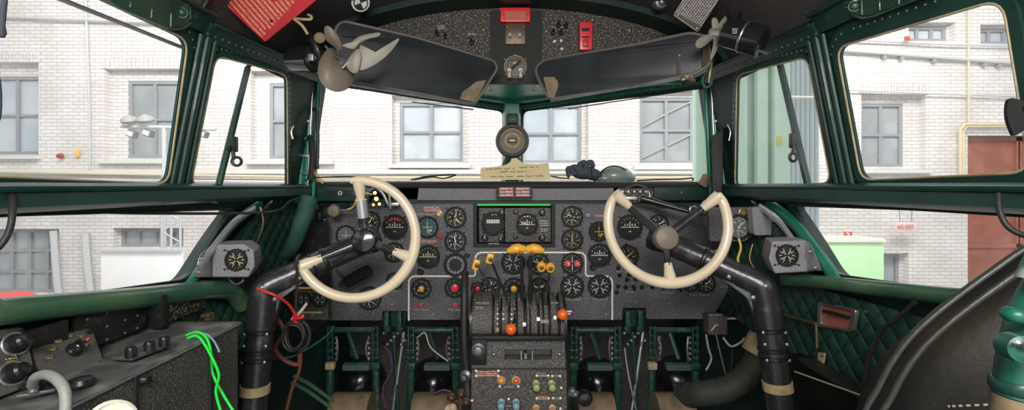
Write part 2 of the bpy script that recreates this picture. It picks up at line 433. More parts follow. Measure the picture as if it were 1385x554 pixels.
def win(name, plane, glass, frame_w, holes_px=None, gasket=True, thick=.014, mname='green_paint', rivets=True, lab=None):
    """one fixed window: green frame, rubber gasket, glass pane. glass: 3D corner loop on the plane"""
    e = sthing(name, plane.a)
    g = rnd(glass, .03)
    c = sum(glass, V((0, 0, 0)))/len(glass)
    outer = offset(g, plane, frame_w)
    b = MB(); b.plate(outer, [g], -plane.n*.006)
    mid = offset(g, plane, frame_w*.45)
    b.plate([p-plane.n*.006 for p in mid], [[p-plane.n*.006 for p in offset(g, plane, .003)]], -plane.n*.005)
    b.build('window_frame', mname, e)
    if gasket:
        b = MB(); b.tube([p-plane.n*.010 for p in offset(g, plane, .001)], .0022, 6, closed=True); b.build('window_gasket', gasket if isinstance(gasket, str) else 'tan_band', e)
    b = MB(); b.plate([p+plane.n*.002 for p in offset(g, plane, .004)], [], plane.n*.003); b.build('window_pane', 'window_glass', e, smooth=False)
    if rivets:
        rv = offset(g, plane, frame_w*.72); L = [0]
        closed = rv+[rv[0]]; step = .018; acc = 0; pts = []
        for a, q in zip(closed, closed[1:]):
            l = (q-a).length; t = step-acc
            while t < l: pts.append(a+(q-a)*t/l); t += step
            acc = (acc+l) % step
        b = MB()
        for p in pts[:260]: b.lathe(p-plane.n*.005, -plane.n, [(.0026, 0), (.002, .0016), (0, .0022)], 6)
        b.build('rivet_row', 'aluminium', e)
    return e
def offset(loop, plane, w):
    n = len(loop); out = []
    d = plane.n
    A = sum((loop[i].cross(loop[(i+1) % n])).dot(d) for i in range(n))
    sg = 1 if A > 0 else -1
    c = sum(loop, V((0, 0, 0)))/n
    for i in range(n):
        a = (loop[i]-loop[i-1]); q = (loop[(i+1) % n]-loop[i])
        a = a.normalized() if a.length > 1e-7 else q.normalized(); q = q.normalized() if q.length > 1e-7 else a
        t = (a+q).normalized(); nrm = t.cross(d)*sg; out.append(loop[i]+nrm*w)
    return out

# ---- upper side walls with their windows
sidew = {}
for sg in (-1, 1):
    p0, p1 = PL[sg, 0], PL[sg, 1]
    if sg < 0:
        big = [p0.px(248, 54), p0.px(221, 247), p0.yz(.36, .025), p0.yz(.36, .338)]
        small = [p1.px(287, 75), p1.px(384, 101), p1.px(385, 256), p1.px(253, 250)]
    else:
        big = [p0.px(1138, 64), p0.px(1171, 242), p0.px(1402, 231), p0.px(1364, -2)]
        small = [p1.px(1097, 77), p1.px(1001, 101), p1.px(998, 252), p1.px(1129, 246)]
    for i, (p, gl) in enumerate(((p0, big), (p1, small))):
        Y0, Y1 = ((-.25, YB) if i == 0 else (YB, YC+.03))
        b = MB(); out = [p.yz(Y0, -.05), p.yz(Y1, -.05), p.yz(Y1, .385), p.yz(Y0, .385)]
        b.plate(out, [offset(rnd(gl, .03), p, .018)], p.n*.010)
        o = struct(b.build(('wall_left' if sg < 0 else 'wall_right')+('' if i == 0 else '_forward'), 'green_dark'))
    win('window_%d' % (1 if sg < 0 else 8), p0, big, .042)
    win('window_%d' % (2 if sg < 0 else 7), p1, small, .030)

# ---- windscreen, two panes meeting at the centre post
for sg in (-1, 1):
    w = WS[sg]
    if sg < 0: gl = [w.px(427, 112), w.px(680, 151), w.px(680, 247), w.px(426, 247)]
    else: gl = [w.px(708, 151), w.px(959, 119), w.px(961, 247), w.px(706, 247)]
    gl2 = gl
    win('window_%d' % (3 if sg < 0 else 4), w, gl2, .030, gasket='rubber', rivets=False, mname='green_paint')
    b = MB(); b.plate([w.xz(sg*.76, -.06), w.xz(0, -.06), w.xz(0, .46), w.xz(sg*.76, .46)], [offset(rnd(gl2, .03), w, .010)], w.n*.02)
    struct(b.build('wall_front_left' if sg < 0 else 'wall_front_right', 'green_dark'))
# bright green ledge over the windscreen, following the V
b = MB()
for sg in (-1, 1):
    w = WS[sg]
    a0 = w.px(430 if sg < 0 else 957, 112); a1 = w.px(681 if sg < 0 else 705, 147)
    nn = -w.n
    b.hexa([a0+nn*.00+V((0, 0, .012)), a1+V((0, 0, .012)), a1+nn*.13+V((0, 0, .020)), a0+nn*.09+V((0, 0, .018)),
            a0+V((0, 0, .03)), a1+V((0, 0, .03)), a1+nn*.13+V((0, 0, .034)), a0+nn*.09+V((0, 0, .032))])
    b.tube([a0+nn*.02, a1+nn*.02], .006, 8); b.tube([a0+nn*.05+V((0, 0, .004)), a1+nn*.055+V((0, 0, .006))], .004, 8)
struct(b.build('trim_1', 'green_bright'))
b = MB()
for sg in (-1, 1):
    w = WS[sg]; a0 = w.px(470 if sg < 0 else 930, 116); a1 = w.px(679 if sg < 0 else 707, 149)
    for k in range(46):
        q = a0+(a1-a0)*k/45-w.n*.030; b.lathe(q+V((0, 0, .004)), V((0, -.4, -1)), [(.0026, 0), (.002, .002), (0, .0026)], 6)
struct(b.build('trim_2', 'aluminium'))

b = MB(); b.plate([V((-.60, 1.615, ZC+.358)), V((.60, 1.615, ZC+.358)), V((.62, 1.70, ZC+.362)), V((0, 2.06, ZC+.352)), V((-.62, 1.70, ZC+.362))], [], V((0, 0, .006)))
for k in range(5): b.lathe(V((-.16+k*.08, 1.72, ZC+.356)), (0, 0, -1), [(.006, 0), (.004, .004), (0, .005)], 8)
struct(b.build('trim_23', 'soffit_green'))
# centre post
b = MB(); b.hexa([V((-.030, 1.99, ZC-.02)), V((.030, 1.99, ZC-.02)), V((.030, 1.93, ZC+.38)), V((-.030, 1.93, ZC+.38)),
                 V((-.045, 2.1, ZC-.02)), V((.045, 2.1, ZC-.02)), V((.045, 2.05, ZC+.38)), V((-.045, 2.05, ZC+.38))])
b.box((0, 1.985, ZC+.18), (.022, .02, .35), bev=.004)
struct(b.build('trim_3', 'green_bright'))

# corner pillars: bundled vertical green members
for sg in (-1, 1):
    b = MB()
    def pil(x, r, Y, z0=-.06, z1=.42, mi=0): b.tube([V((sg*(x+.0), Y, ZC+z0)), V((sg*(x-LN*(z1-z0)*.35), Y, ZC+z1))], r, 10, mi=mi)
    pil(.742, .016, 1.60); pil(.722, .010, 1.60); pil(.700, .008, 1.61); pil(.733, .020, 1.66)
    b.plate([V((sg*.80, 1.655, ZC-.06)), V((sg*.715, 1.655, ZC-.06)), V((sg*.700, 1.655, ZC+.42)), V((sg*.76, 1.655, ZC+.42))], [], V((0, .02, 0)))
    pil(.712, .0035, 1.59, mi=1)
    for k in range(7):
        z = -.02+k*.06; b.box((sg*(.722-LN*.3*(z+.06)), 1.585, ZC+z), (.02, .012, .010), bev=.002, mi=0 if k % 2 else 1)
    struct(b.build('trim_4' if sg < 0 else 'trim_5', ['green_bright', 'steel']))
    # pillar between the two side windows: raised ribs
    b = MB(); q = PL[sg, 0]
    for dY, r in ((YB-.022, .006), (YB, .009), (YB+.024, .006)):
        pls = q if dY < YB else PL[sg, 1]
        b.tube([pls.yz(dY-.012, -.045)-pls.n*.012, pls.yz(dY+.012, .345)-pls.n*.012], r, 8)
    struct(b.build('trim_6' if sg < 0 else 'trim_7', 'green_paint'))

# ---- belt between upper and lower windows
for sg in (-1, 1):
    b = MB()
    path = [(.80, -.25), (.80, .4), (.785, 1.115), (.75, 1.64)]
    prof = [(0, .004), (-.040, .004), (-.052, -.004), (-.055, -.034), (-.040, -.042), (0, -.046)]
    vs = []
    for x, Y in path:
        for dx, dz in prof: vs.append(V((sg*(x+dx), Y, ZC+dz)))
    n = len(prof); fs = [(i*n+k, i*n+k+1, (i+1)*n+k+1, (i+1)*n+k) for i in range(3) for k in range(n-1)]+[tuple(range(n)), tuple(3*n+k for k in range(n))]
    b.add(vs, fs)
    b.tube([V((sg*.742, -.2, ZC-.006)), V((sg*.737, 1.10, ZC-.006)), V((sg*.703, 1.60, ZC-.006))], .006, 8)
    for k in range(34): b.lathe(V((sg*(.745-.0), .3+k*.03, ZC-.020)), (-sg, 0, 0), [(.003, 0), (.002, .0035), (0, .004)], 6, mi=1)
    struct(b.build('trim_8' if sg < 0 else 'trim_9', ['green_paint', 'dull_steel']))

# ---- lower side walls with the lower windows
for sg in (-1, 1):
    L = LOW[sg]
    if sg < 0: gl = [L.px(308, 283), L.px(283, 318), L.px(246, 377), L.yz(.35, -.165), L.yz(.35, -.035)]
    else: gl = [L.px(1076, 278), L.px(1103, 318), L.px(1134, 370), L.yz(.35, -.165), L.yz(.35, -.035)]
    if sg < 0: gl[3] = L.px(-120, 428)
    else: gl[3] = L.px(1480, 418)
    if sg < 0: curve = rnd([gl[0], gl[1], gl[2], gl[3], gl[4]], [.01, .05, .03, .01, .01])
    e = sthing('window_5' if sg < 0 else 'window_6', L.a)
    g = rnd(gl, [.008, .05, .035, .01, .01])
    b = MB(); b.plate(offset(g, L, .020), [g], -L.n*.012); b.build('window_frame', 'green_paint', e)
    b = MB(); b.plate([p+L.n*.002 for p in offset(g, L, .004)], [], L.n*.003); b.build('window_pane', 'window_glass', e, smooth=False)
    b = MB(); b.tube([p-L.n*.014 for p in offset(g, L, .001)], .003, 6, closed=True); b.build('window_gasket', 'rubber', e)
    b = MB(); b.plate([L.yz(-.25, -1.3), L.yz(2.3, -1.3), L.yz(2.3, -.03), L.yz(-.25, -.03)], [offset(g, L, .012)], L.n*.03)
    struct(b.build('wall_left_lower' if sg < 0 else 'wall_right_lower', 'green_dark'))
    # curved hoop beside the lower window with pale leading edge
    b = MB()
    if sg < 0: hp = [(352, 276), (318, 300), (290, 335), (262, 376), (250, 392)]
    else: hp = [(1040, 276), (1072, 300), (1100, 335), (1124, 368), (1135, 388)]
    path = smooth_path([L.px(x, y, off=-.02) for x, y in hp], 6)
    b.tube(path, .013 if sg < 0 else .017, 10, flat=.8)
    struct(b.build('trim_10' if sg < 0 else 'trim_11', 'green_bright'))
    b = MB()
    if sg < 0: hp = [(340, 281), (312, 302), (285, 334), (265, 362)]
    else: hp = [(1036, 278), (1062, 300), (1084, 330)]
    path = smooth_path([L.px(x+(4 if sg < 0 else -8), y, off=-.05) for x, y in hp], 6)
    b.tube(path, .010, 10, flat=.5)
    struct(b.build('trim_12' if sg < 0 else 'trim_13', 'aluminium'))
    # padded sill tube
    b = MB()
    if sg < 0: sp = [(-160, 436, 22), (0, 421, 19), (100, 411, 16), (200, 401, 14), (280, 392, 12.5), (312, 394, 12), (328, 412, 11)]
    else: sp = [(1560, 436, 20), (1385, 409, 15), (1290, 401, 12.5), (1200, 391, 10.5), (1110, 381, 9), (1085, 379, 8.5), (1062, 378, 8)]
    pts = []; rr = []
    for x, y, r in sp:
        Y = .755*F/abs(x-CX); pts.append(P(x, y, Y)); rr.append(r/F*Y)
    pts = [V((pts[0].x, -.2, pts[0].z))]+pts; rr = [rr[0]]+rr; sm = smooth_path(pts, 5); rs = []
    for i in range(len(sm)):
        t = i/5; k = min(int(t), len(rr)-2); rs.append(rr[k]+(rr[k+1]-rr[k])*(t-k))
    b.tube(sm, rs, 16)
    struct(b.build('trim_14' if sg < 0 else 'trim_15', 'green_tube'))

# quilted lining forward of and below the windows
for sg in (-1, 1):
    b = MB(); b.plate([V((sg*.792, .35, ZC-.235)), V((sg*.792, 1.16, ZC-.262)), V((sg*.792, 1.30, ZC-.15)), V((sg*.792, 1.50, ZC-.05)), V((sg*.792, 1.9, ZC-.05)), V((sg*.792, 1.9, ZC-.47)), V((sg*.792, .35, ZC-.47))], [], V((-sg*.012, 0, 0)))
    struct(b.build('trim_16' if sg < 0 else 'trim_17', 'quilt_green', smooth=False))

# ---- ceiling arch
AX = .728
def ceil_z(x): 
    t = max(0, 1-(x/AX)**2); return .352+.285*math.sqrt(t)
b = MB(); N = 40; vs = []
Ys = [-.25, .5, 1.0, 1.5, 1.63]
for Y in Ys:
    for k in range(N+1):
        a = PI*k/N; x = -AX*math.cos(a); vs.append(V((x, Y, ZC+.352+.285*math.sin(a))))
    for k in range(N+1):
        a = PI*k/N; x = -(AX+.03)*math.cos(a); vs.append(V((x, Y, ZC+.352+.315*math.sin(a))))
M2 = 2*(N+1)
for i in range(len(Ys)-1):
    for k in range(N):
        b.f += [(i*M2+k, i*M2+k+1, (i+1)*M2+k+1, (i+1)*M2+k), (i*M2+N+1+k, i*M2+N+2+k, (i+1)*M2+N+2+k, (i+1)*M2+N+1+k)]; b.m += [0, 0]
for i in (0, len(Ys)-1):
    for k in range(N): b.f.append((i*M2+k, i*M2+k+1, i*M2+N+2+k, i*M2+N+1+k)); b.m.append(0)
b.v = vs
struct(b.build('ceiling', 'ceiling_paint'))
# green rib round the overhead panel
def arch(Y, r0, r1, th, a0=0.0, a1=PI, name='trim_18', m='green_dark', dz=0, ax=AX, hz=.285, n=48):
    b = MB(); vs = []
    for k in range(n+1):
        a = a0+(a1-a0)*k/n; c, s_ = -math.cos(a), math.sin(a)
        for (ins, yy) in ((r0, Y), (r1, Y), (r1, Y+th), (r0, Y+th)):
            vs.append(V((c*(ax-ins), yy, ZC+.352+dz+s_*(hz-ins))))
    fs = [(i*4+k, i*4+(k+1) % 4, (i+1)*4+(k+1) % 4, (i+1)*4+k) for i in range(n) for k in range(4)]
    b.add(vs, fs); return b.build(name, m)
struct(arch(1.50, .0, .020, .12, name='trim_18', m='green_dark'))
# upper side beams running over the windows
for sg in (-1, 1):
    b = MB(); 
    for i in (0, 1):
        q = PL[sg, i]; Ya, Yb = ((-.2, YB) if i == 0 else (YB, YC))
        z0, z1 = (.330, .372)
        if i == 0 and sg > 0: pass
        b.hexa([q.yz(Ya, z0+.005)-q.n*.012, q.yz(Yb, z0+(.02 if i == 0 else .03))-q.n*.012, q.yz(Yb, z1+.02)-q.n*.03, q.yz(Ya, z1)-q.n*.03,
                q.yz(Ya, z0+.005)+q.n*.0, q.yz(Yb, z0+(.02 if i == 0 else .03)), q.yz(Yb, z1+.03), q.yz(Ya, z1+.02)])
        b.tube([q.yz(Ya, z1)-q.n*.034, q.yz(Yb, z1+.02)-q.n*.034], .005, 8)
        for k in range(26):
            t = k/25; b.lathe(q.yz(Ya, z0+.02)*(1-t)+q.yz(Yb, z0+.045)*t-q.n*.020, -q.n, [(.0028, 0), (.002, .003), (0, .0035)], 6, mi=1)
    struct(b.build('trim_19' if sg < 0 else 'trim_20', ['green_paint', 'dull_steel']))
# drip strip seen through the gap over the big left window
b = MB(); q = PL[-1, 0]
b.tube([q.px(40, -18, off=.02), q.px(246, 64, off=.02)], .0045, 8); struct(b.build('trim_21', 'dull_steel'))

# ---- floor, toe board, nose bulkhead
b = MB(); b.box((0, .95, -.02), (1.62, 2.4, .04)); struct(b.build('floor', 'matte_black', smooth=False))
b = MB(); b.box((0, 2.28, .62), (1.62, .03, 1.24)); struct(b.build('wall_bulkhead', 'crackle_soft', smooth=False))
# nose deck outside under the windscreen
b = MB(); b.plate([V((-.78, 1.655, ZC-.052)), V((.78, 1.655, ZC-.052)), V((.78, 1.9, ZC-.056)), V((.0, 2.28, ZC-.06)), V((-.78, 1.9, ZC-.056))], [], V((0, 0, -.015)))
struct(b.build('trim_22', 'green_dark'))
# ================================================================ outside: the factory hall wall
WY = 11.0
def W(px, py, Y=WY): return P(px, py, Y)
GZ = ZC-3.35
hall = thing('brick_building', 'white-painted brick factory building beyond the cockpit windows', 'building', (0, WY, GZ))
wins = [ # x0,x1,y0,y1, cols, rows, mat, recess polygon pad (l,t,r,b), group label
    (-30, 52, 101, 208, 2, 2, 'win_blue', (14, 16, 0, 2)),
    (165, 236, 107, 213, 2, 2, 'win_dark', (24, 14, 26, 3)),
    (359, 428, 110, 214, 2, 2, 'win_dark', (20, 14, 20, 3)),
    (538, 625, 137, 218, 2, 2, 'win_blue', (8, 8, 8, 4)),
    (704, 788, 139, 220, 2, 2, 'win_blue', (8, 8, 8, 4)),
    (868, 942, 130, 220, 2, 2, 'win_dark', (8, 8, 8, 4)),
    (1171, 1230, 138, 225, 2, 2, 'win_dark', (6, 10, 22, 4)),
    (1231, 1290, 32, 53, 3, 1, 'win_blue', (2, 2, 2, 2)),
    (1328, 1392, 35, 57, 3, 1, 'win_blue', (2, 2, 2, 2)),
    (-45, 76, 311, 398, 5, 3, 'win_dark', (2, 2, 4, 2)),
    (155, 246, 310, 335, 4, 1, 'win_dark', (2, 2, 2, 2)),
    (1189, 1225, 345, 400, 1, 1, 'win_dark', (3, 3, 4, 0)),
]
door = (1309, 1470, 183, 434)
holes = []
for x0, x1, y0, y1, c, r, m, pad in wins:
    holes.append([W(x0-pad[0], y1+pad[3]), W(x1+pad[2], y1+pad[3]), W(x1+pad[2], y0-pad[1]), W(x0-pad[0], y0-pad[1])])
holes.append([W(door[0], door[3]), W(door[1], door[3]), W(door[1], door[2]), W(door[0], door[2])])
b = MB(); b.plate([V((-16, WY, GZ)), V((17, WY, GZ)), V((17, WY, GZ+12)), V((-16, WY, GZ+12))], holes, V((0, .45, 0))); b.build('brick_wall', 'white_brick', hall, smooth=False)
b = MB(); b.box((.5, WY+.62, GZ+6), (33, .3, 12)); b.build('inner_wall', 'white_brick', hall, smooth=False)
for x0, x1, y0, y1, c, r, m, pad in wins:
    b = MB(); Y = WY+.18; w0 = W(x0, y1); w1 = W(x1, y0); X0, X1, Z0, Z1 = w0.x, w1.x, w0.z, w1.z
    # surrounding reveal
    h0 = W(x0-pad[0], y1+pad[3]); h1 = W(x1+pad[2], y0-pad[1])
    b.plate([V((h0.x, Y, h0.z)), V((h1.x, Y, h0.z)), V((h1.x, Y, h1.z)), V((h0.x, Y, h1.z))], [[V((X0, Y, Z0)), V((X1, Y, Z0)), V((X1, Y, Z1)), V((X0, Y, Z1))]], V((0, .2, 0)), mi=1)
    t = .075; yy = Y+.05
    fr = MB()
    def bar(xa, xb, za, zb, d=.06): fr.box(((xa+xb)/2, yy, (za+zb)/2), (abs(xb-xa), d, abs(zb-za)))
    bar(X0, X0+t, Z0, Z1); bar(X1-t, X1, Z0, Z1); bar(X0, X1, Z0, Z0+t, .066); bar(X0, X1, Z1-t, Z1, .066)
    for k in range(1, c): x = X0+(X1-X0)*k/c; bar(x-t*.5, x+t*.5, Z0, Z1, .05)
    for k in range(1, r): z = Z0+(Z1-Z0)*k/r; bar(X0, X1, z-t*.4, z+t*.4, .054)
    b.m = [0]*len(b.m)
    wo = b.build('window_reveal', 'white_brick', hall, smooth=False)
    f = fr.build('window_frame', 'win_frame_grey', hall, smooth=False)
    g = MB(); g.box(((X0+X1)/2, yy+.03, (Z0+Z1)/2), (X1-X0, .01, Z1-Z0)); go = g.build('window_pane', m, hall, smooth=False)
    # re-parent the pane under its frame
    go.parent = f
    if r == 2:
        g = MB(); a0 = W(x0-pad[0]-4, y1+pad[3]+5); a1 = W(x1+pad[2]+4, y1+pad[3]); g.box(((a0.x+a1.x)/2, WY-.03, (a0.z+a1.z)/2), (a1.x-a0.x, .18, a1.z-a0.z)); g.build('window_sill', 'stone_sill', hall, smooth=False)
        g = MB(); n = 11; xa = W(x0-pad[0]-3, 0).x; xb = W(x1+pad[2]+3, 0).x; zt = W(0, y0-pad[1]).z
        for k in range(n*2):
            x = xa+(xb-xa)*(k+.5)/(n*2); g.box((x, WY-.004, zt+.14), ((xb-xa)/(n*2)-.012, .03, .27))
        g.build('window_lintel', 'white_brick', hall, smooth=False)
# big red door
b = MB(); d0 = W(door[0], door[3]); d1 = W(door[1], door[2]); b.box(((d0.x+d1.x)/2, WY+.25, (d0.z+d1.z)/2), (d1.x-d0.x, .06, d1.z-d0.z))
dr = b.build('door', 'door_red', hall, smooth=False)
b = MB(); yy = WY+.20
for fx in (0, .49, .51, 1): b.box((d0.x+(d1.x-d0.x)*fx, yy, (d0.z+d1.z)/2), (.09, .05, d1.z-d0.z))
for fz in (.985, .80, .62, .4, .2): b.box(((d0.x+d1.x)/2, yy, d0.z+(d1.z-d0.z)*fz), (d1.x-d0.x, .05, .10))
b.build('door_batten', 'door_red', hall, smooth=False)
# ledges and pipes of the wall
def onwall(name, m, pts, r, d=.1, label=None):
    b = MB(); b.tube([W(x, y, WY-d) for x, y in pts], r, 8); return b.build(name, m, hall)
onwall('wall_pipe', 'pipe_grey', [(-60, 241), (460, 247), (1000, 248)], .035)
onwall('wall_pipe', 'conduit_tan', [(-60, 231), (200, 236), (470, 240), (1000, 240)], .03)
onwall('wall_pipe', 'pipe_grey', [(115, -20), (118, 60), (121, 150), (121, 228)], .022)
onwall('wall_pipe', 'conduit_tan', [(1310, -10), (1310, 168)], .022)
onwall('wall_pipe', 'conduit_tan', [(1385, 168), (1305, 168), (1299, 175), (1299, 240)], .035)
onwall('wall_pipe', 'conduit_tan', [(1385, 171), (1308, 171), (1303, 178), (1303, 240)], .02, .14)
onwall('wall_pipe', 'pipe_grey', [(1120, 66), (1400, 87)], .05)
onwall('wall_pipe', 'pipe_grey', [(1140, 53), (1280, 60), (1400, 63)], .025)
onwall('wall_pipe', 'pipe_grey', [(1140, 121), (1250, 126), (1400, 131)], .022)
onwall('wall_pipe', 'pipe_grey', [(72, 312), (77, 380), (80, 400)], .07)
onwall('wall_pipe', 'pipe_grey', [(115, 315), (118, 360), (123, 400)], .075)
onwall('wall_pipe', 'pipe_grey', [(-40, 20), (60, 25), (200, 30), (420, 40)], .035)
b = MB(); a = W(-60, 228); c = W(1000, 236); b.box(((a.x+c.x)/2, WY-.02, W(0, 232).z), (c.x-a.x, .12, .10)); b.build('wall_ledge', 'stone_sill', hall, smooth=False)
b = MB()
for x in (1195, 1218, 1262, 1330, 1350): 
    q = W(x, 72+(x-1140)*.075, WY-.05); b.box(q, (.06, .12, .12))
b.build('pipe_bracket', 'lamp_grey', hall, smooth=False)
onwall('stair_rail', 'lamp_grey', [(868, 172), (905, 152), (942, 134)], .03, -.235)
onwall('stair_rail', 'lamp_grey', [(868, 214), (905, 196), (942, 178)], .03, -.235)

# hall floor
b = MB(); b.box((0, 6, GZ-.05), (34, 12, .1)); struct(b.build('floor_hall', 'concrete', smooth=False))

# flood lamps on a rail in front of the window
fl = thing('floodlight_bar', 'rail of small floodlights in front of the brick wall, seen through the left window', 'floodlight', W(190, 200, 9.5))
b = MB(); b.tube([W(164, 171, 9.5), W(222, 172, 9.5), W(292, 175, 9.5)], .035, 8); b.tube([W(222, 172, 9.5), W(222, 235, 9.5), V((W(222, 0, 9.5).x, 9.5, GZ))], .04, 8); b.build('rail', 'pipe_grey', fl)
for x, y in ((179, 181), (201, 180), (275, 181)):
    b = MB(); c = W(x, y, 9.45); b.box(c, (.19, .12, .14), rot=Matrix.Rotation(.35, 3, 'Y'), bev=.02); o = b.build('lamp_housing', 'dull_steel', fl)
    b = MB(); b.box(c+V((0, -.07, 0)), (.13, .02, .09), rot=Matrix.Rotation(.35, 3, 'Y')); g = b.build('lamp_glass', 'stone_sill', fl); g.parent = o
for x, y in ((175, 163), (197, 162)):
    b = MB(); b.lathe(W(x, y, 9.5), (0, -.35, 1), [(.02, .12), (.14, .05), (.16, 0), (.13, -.05), (0, -.08)], 16); b.build('round_lamp', 'lamp_grey', fl)
al = tag(MB().lathe(W(84, 211, 10.97), (0, -1, 0), [(.05, 0), (.07, .03), (.05, .10), (0, .12)], 14).build('alarm_bell', 'red_dull', loc=W(84, 211, 10.97)), 'small red alarm fitting on the brick wall', 'alarm')
tag(MB().lathe(W(105, 207, 10.95), (0, 0, 1), [(.035, -.09), (.045, 0), (.035, .07), (0, .09)], 14).build('beacon_lamp', 'dial_amber', loc=W(105, 207, 10.95)), 'small amber beacon beside the red alarm on the brick wall', 'beacon')
# exit sign
es = thing('exit_sign', 'small pale sign with red lettering on the brick wall beyond the lower right window', 'sign', W(1225, 307, 10.7))
b = MB(); b.box(W(1225, 307, 10.7), (.46, .06, .22), bev=.01); b.build('sign_board', 'sign_pink', es)
text_part('NO EXIT', 'sign_text', 'outdoor_red', es, W(1225, 307, 10.65), .15, w=.38)
b = MB(); b.tube([W(1216, 270, 10.7), W(1217, 300, 10.7)], .008, 6); b.tube([W(1233, 270, 10.7), W(1233, 300, 10.7)], .008, 6); b.build('hanging_wire', 'dull_steel', es)
hs = thing('fire_sign', 'small square red sign above the lime green box', 'sign', W(1147, 318, 10.7))
MB().box(W(1147, 318, 10.75), (.17, .03, .17)).build('sign_board', 'outdoor_red', hs)
b = MB(); b.tube([W(1145, 321, 10.7), W(1149, 315, 10.7)], .012, 6); b.tube([W(1144, 316, 10.7), W(1147, 314, 10.7)], .008, 6); b.build('sign_symbol', 'white_paint', hs)
fs2 = tag(MB().box(W(1227, 52, 10.8), (.12, .04, .10), bev=.01).build('wall_plate', 'outdoor_red', loc=W(1227, 52, 10.8)), 'tiny red plate high on the brick wall under the small windows', 'sign')
lb = thing('equipment_cabinet', 'lime green cabinet standing against the brick wall', 'cabinet', (W(1152, 0, 8.5).x, 8.5, GZ))
a = W(1095, 323, 8.5); c = W(1196, 382, 8.5)
MB().box(((a.x+c.x)/2, 8.8, (a.z+GZ)/2), (c.x-a.x, .6, a.z-GZ), bev=.02).build('cabinet_body', 'lime_box', lb)
MB().box(((a.x+c.x)/2, 8.485, a.z-.03), (c.x-a.x+.02, .03, .05)).build('cabinet_rim', 'white_paint', lb)
wb = thing('white_screen', 'plain white board standing outside below the small window', 'board', (W(186, 0, 8.5).x, 8.5, GZ))
a = W(138, 336, 8.5); c = W(247, 390, 8.5); MB().box(((a.x+c.x)/2, 8.5, (a.z+GZ)/2), (c.x-a.x, .06, a.z-GZ), bev=.01).build('screen_panel', 'white_board', wb)
MB().box(((a.x+c.x)/2, 8.46, a.z-.02), (c.x-a.x+.04, .05, .05)).build('screen_rail', 'pipe_grey', wb)
tr = thing('truss_tower', 'slim lattice truss tower standing behind the white board', 'tower', (W(232, 0, 9.2).x, 9.2, GZ))
b = MB(); xa, xb = W(219, 0, 9.2).x, W(244, 0, 9.2).x; zt = W(0, 275, 9.2).z
for x in (xa, (xa+xb)/2, xb): b.tube([V((x, 9.2, GZ)), V((x, 9.2, zt))], .022, 6)
b.build('truss_leg', 'pipe_grey', tr); b = MB()
z = GZ; k = 0
while z < zt-.2:
    b.tube([V((xa if k % 2 else xb, 9.2, z)), V((xb if k % 2 else xa, 9.2, z+.22))], .012, 6); z += .22; k += 1
b.build('truss_brace', 'pipe_grey', tr)
tag(MB().lathe(W(12, 405, 8), (0, 0, 1), [(.0, .12), (.25, .10), (.38, .0), (.38, -.5), (0, -.5)], 20).build('red_drum', 'outdoor_red', loc=W(12, 405, 8)), 'red rounded cover outside at the foot of the gridded window', 'cover')
# folded pale green hangar door
hd = thing('hangar_door', 'tall pale green folding door panels beyond the small right window', 'door', (W(1030, 0, 5).x, 5, GZ))
Y = 5.0; z1 = ZC+3
for x0, x1, dy, m in ((938, 975, .25, 'pale_green'), (975, 1008, .0, 'pale_green'), (1008, 1022, .10, 'pale_green_dk'), (1022, 1036, -.02, 'pale_green'), (1036, 1046, .10, 'pale_green_dk'), (1046, 1066, -.06, 'pale_green')):
    a = W(x0, 0, Y+dy).x; c = W(x1, 0, Y+dy).x
    MB().box(((a+c)/2, Y+dy, (GZ+z1)/2), (c-a, .10, z1-GZ), bev=.02).build('door_leaf', m, hd, smooth=False)
b = MB(); a = W(1066, 0, Y).x; c = W(1112, 0, Y).x; n = 7
for k in range(n): b.tube([V((a+(c-a)*(k+.5)/n, Y+.06, GZ)), V((a+(c-a)*(k+.5)/n, Y+.06, z1))], (c-a)/n*.52, 12)
b.build('corrugated_leaf', 'corrugated', hd)
b = MB(); b.tube([W(1066, 131, Y-.1), W(1112, 132, Y-.1)], .015, 6); b.build('door_cable', 'white_paint', hd)
MB().box(W(1054, 190, Y-.13), (.04, .03, .09)).build('door_sticker', 'yellow_cable', hd)
# ================================================================ instrument panel
PY = 1.66
def Q(x, y, d=0.0): return P(x, y, PY-d) if d == 0 else P(x, y, PY)+V((0, -d, 0))
panel = thing('instrument_panel', 'grey speckled main instrument panel full of round dials across the cockpit', 'instrument panel', Q(692, 350))
rec = [Q(643, 274), Q(748, 274), Q(748, 331), Q(643, 331)]
ol = [Q(*p) for p in [(426, 433), (428, 318), (440, 296), (462, 284), (553, 279), (563, 269), (832, 269), (842, 279), (940, 284), (968, 300), (980, 340), (985, 392), (962, 431), (874, 431), (874, 416), (842, 416), (842, 432), (551, 432), (551, 420), (517, 420), (517, 433)]]
b = MB(); b.plate(rnd(ol, .006, 3), [rec], V((0, .012, 0))); b.build('panel_board', 'panel_grey', panel, bevel=.0015)
b = MB(); b.tube([Q(520, 262, .0)+V((0, .02, 0)), Q(520, 433)+V((0, .02, 0))], .004, 6); b.build('panel_rib', 'black_metal', panel)
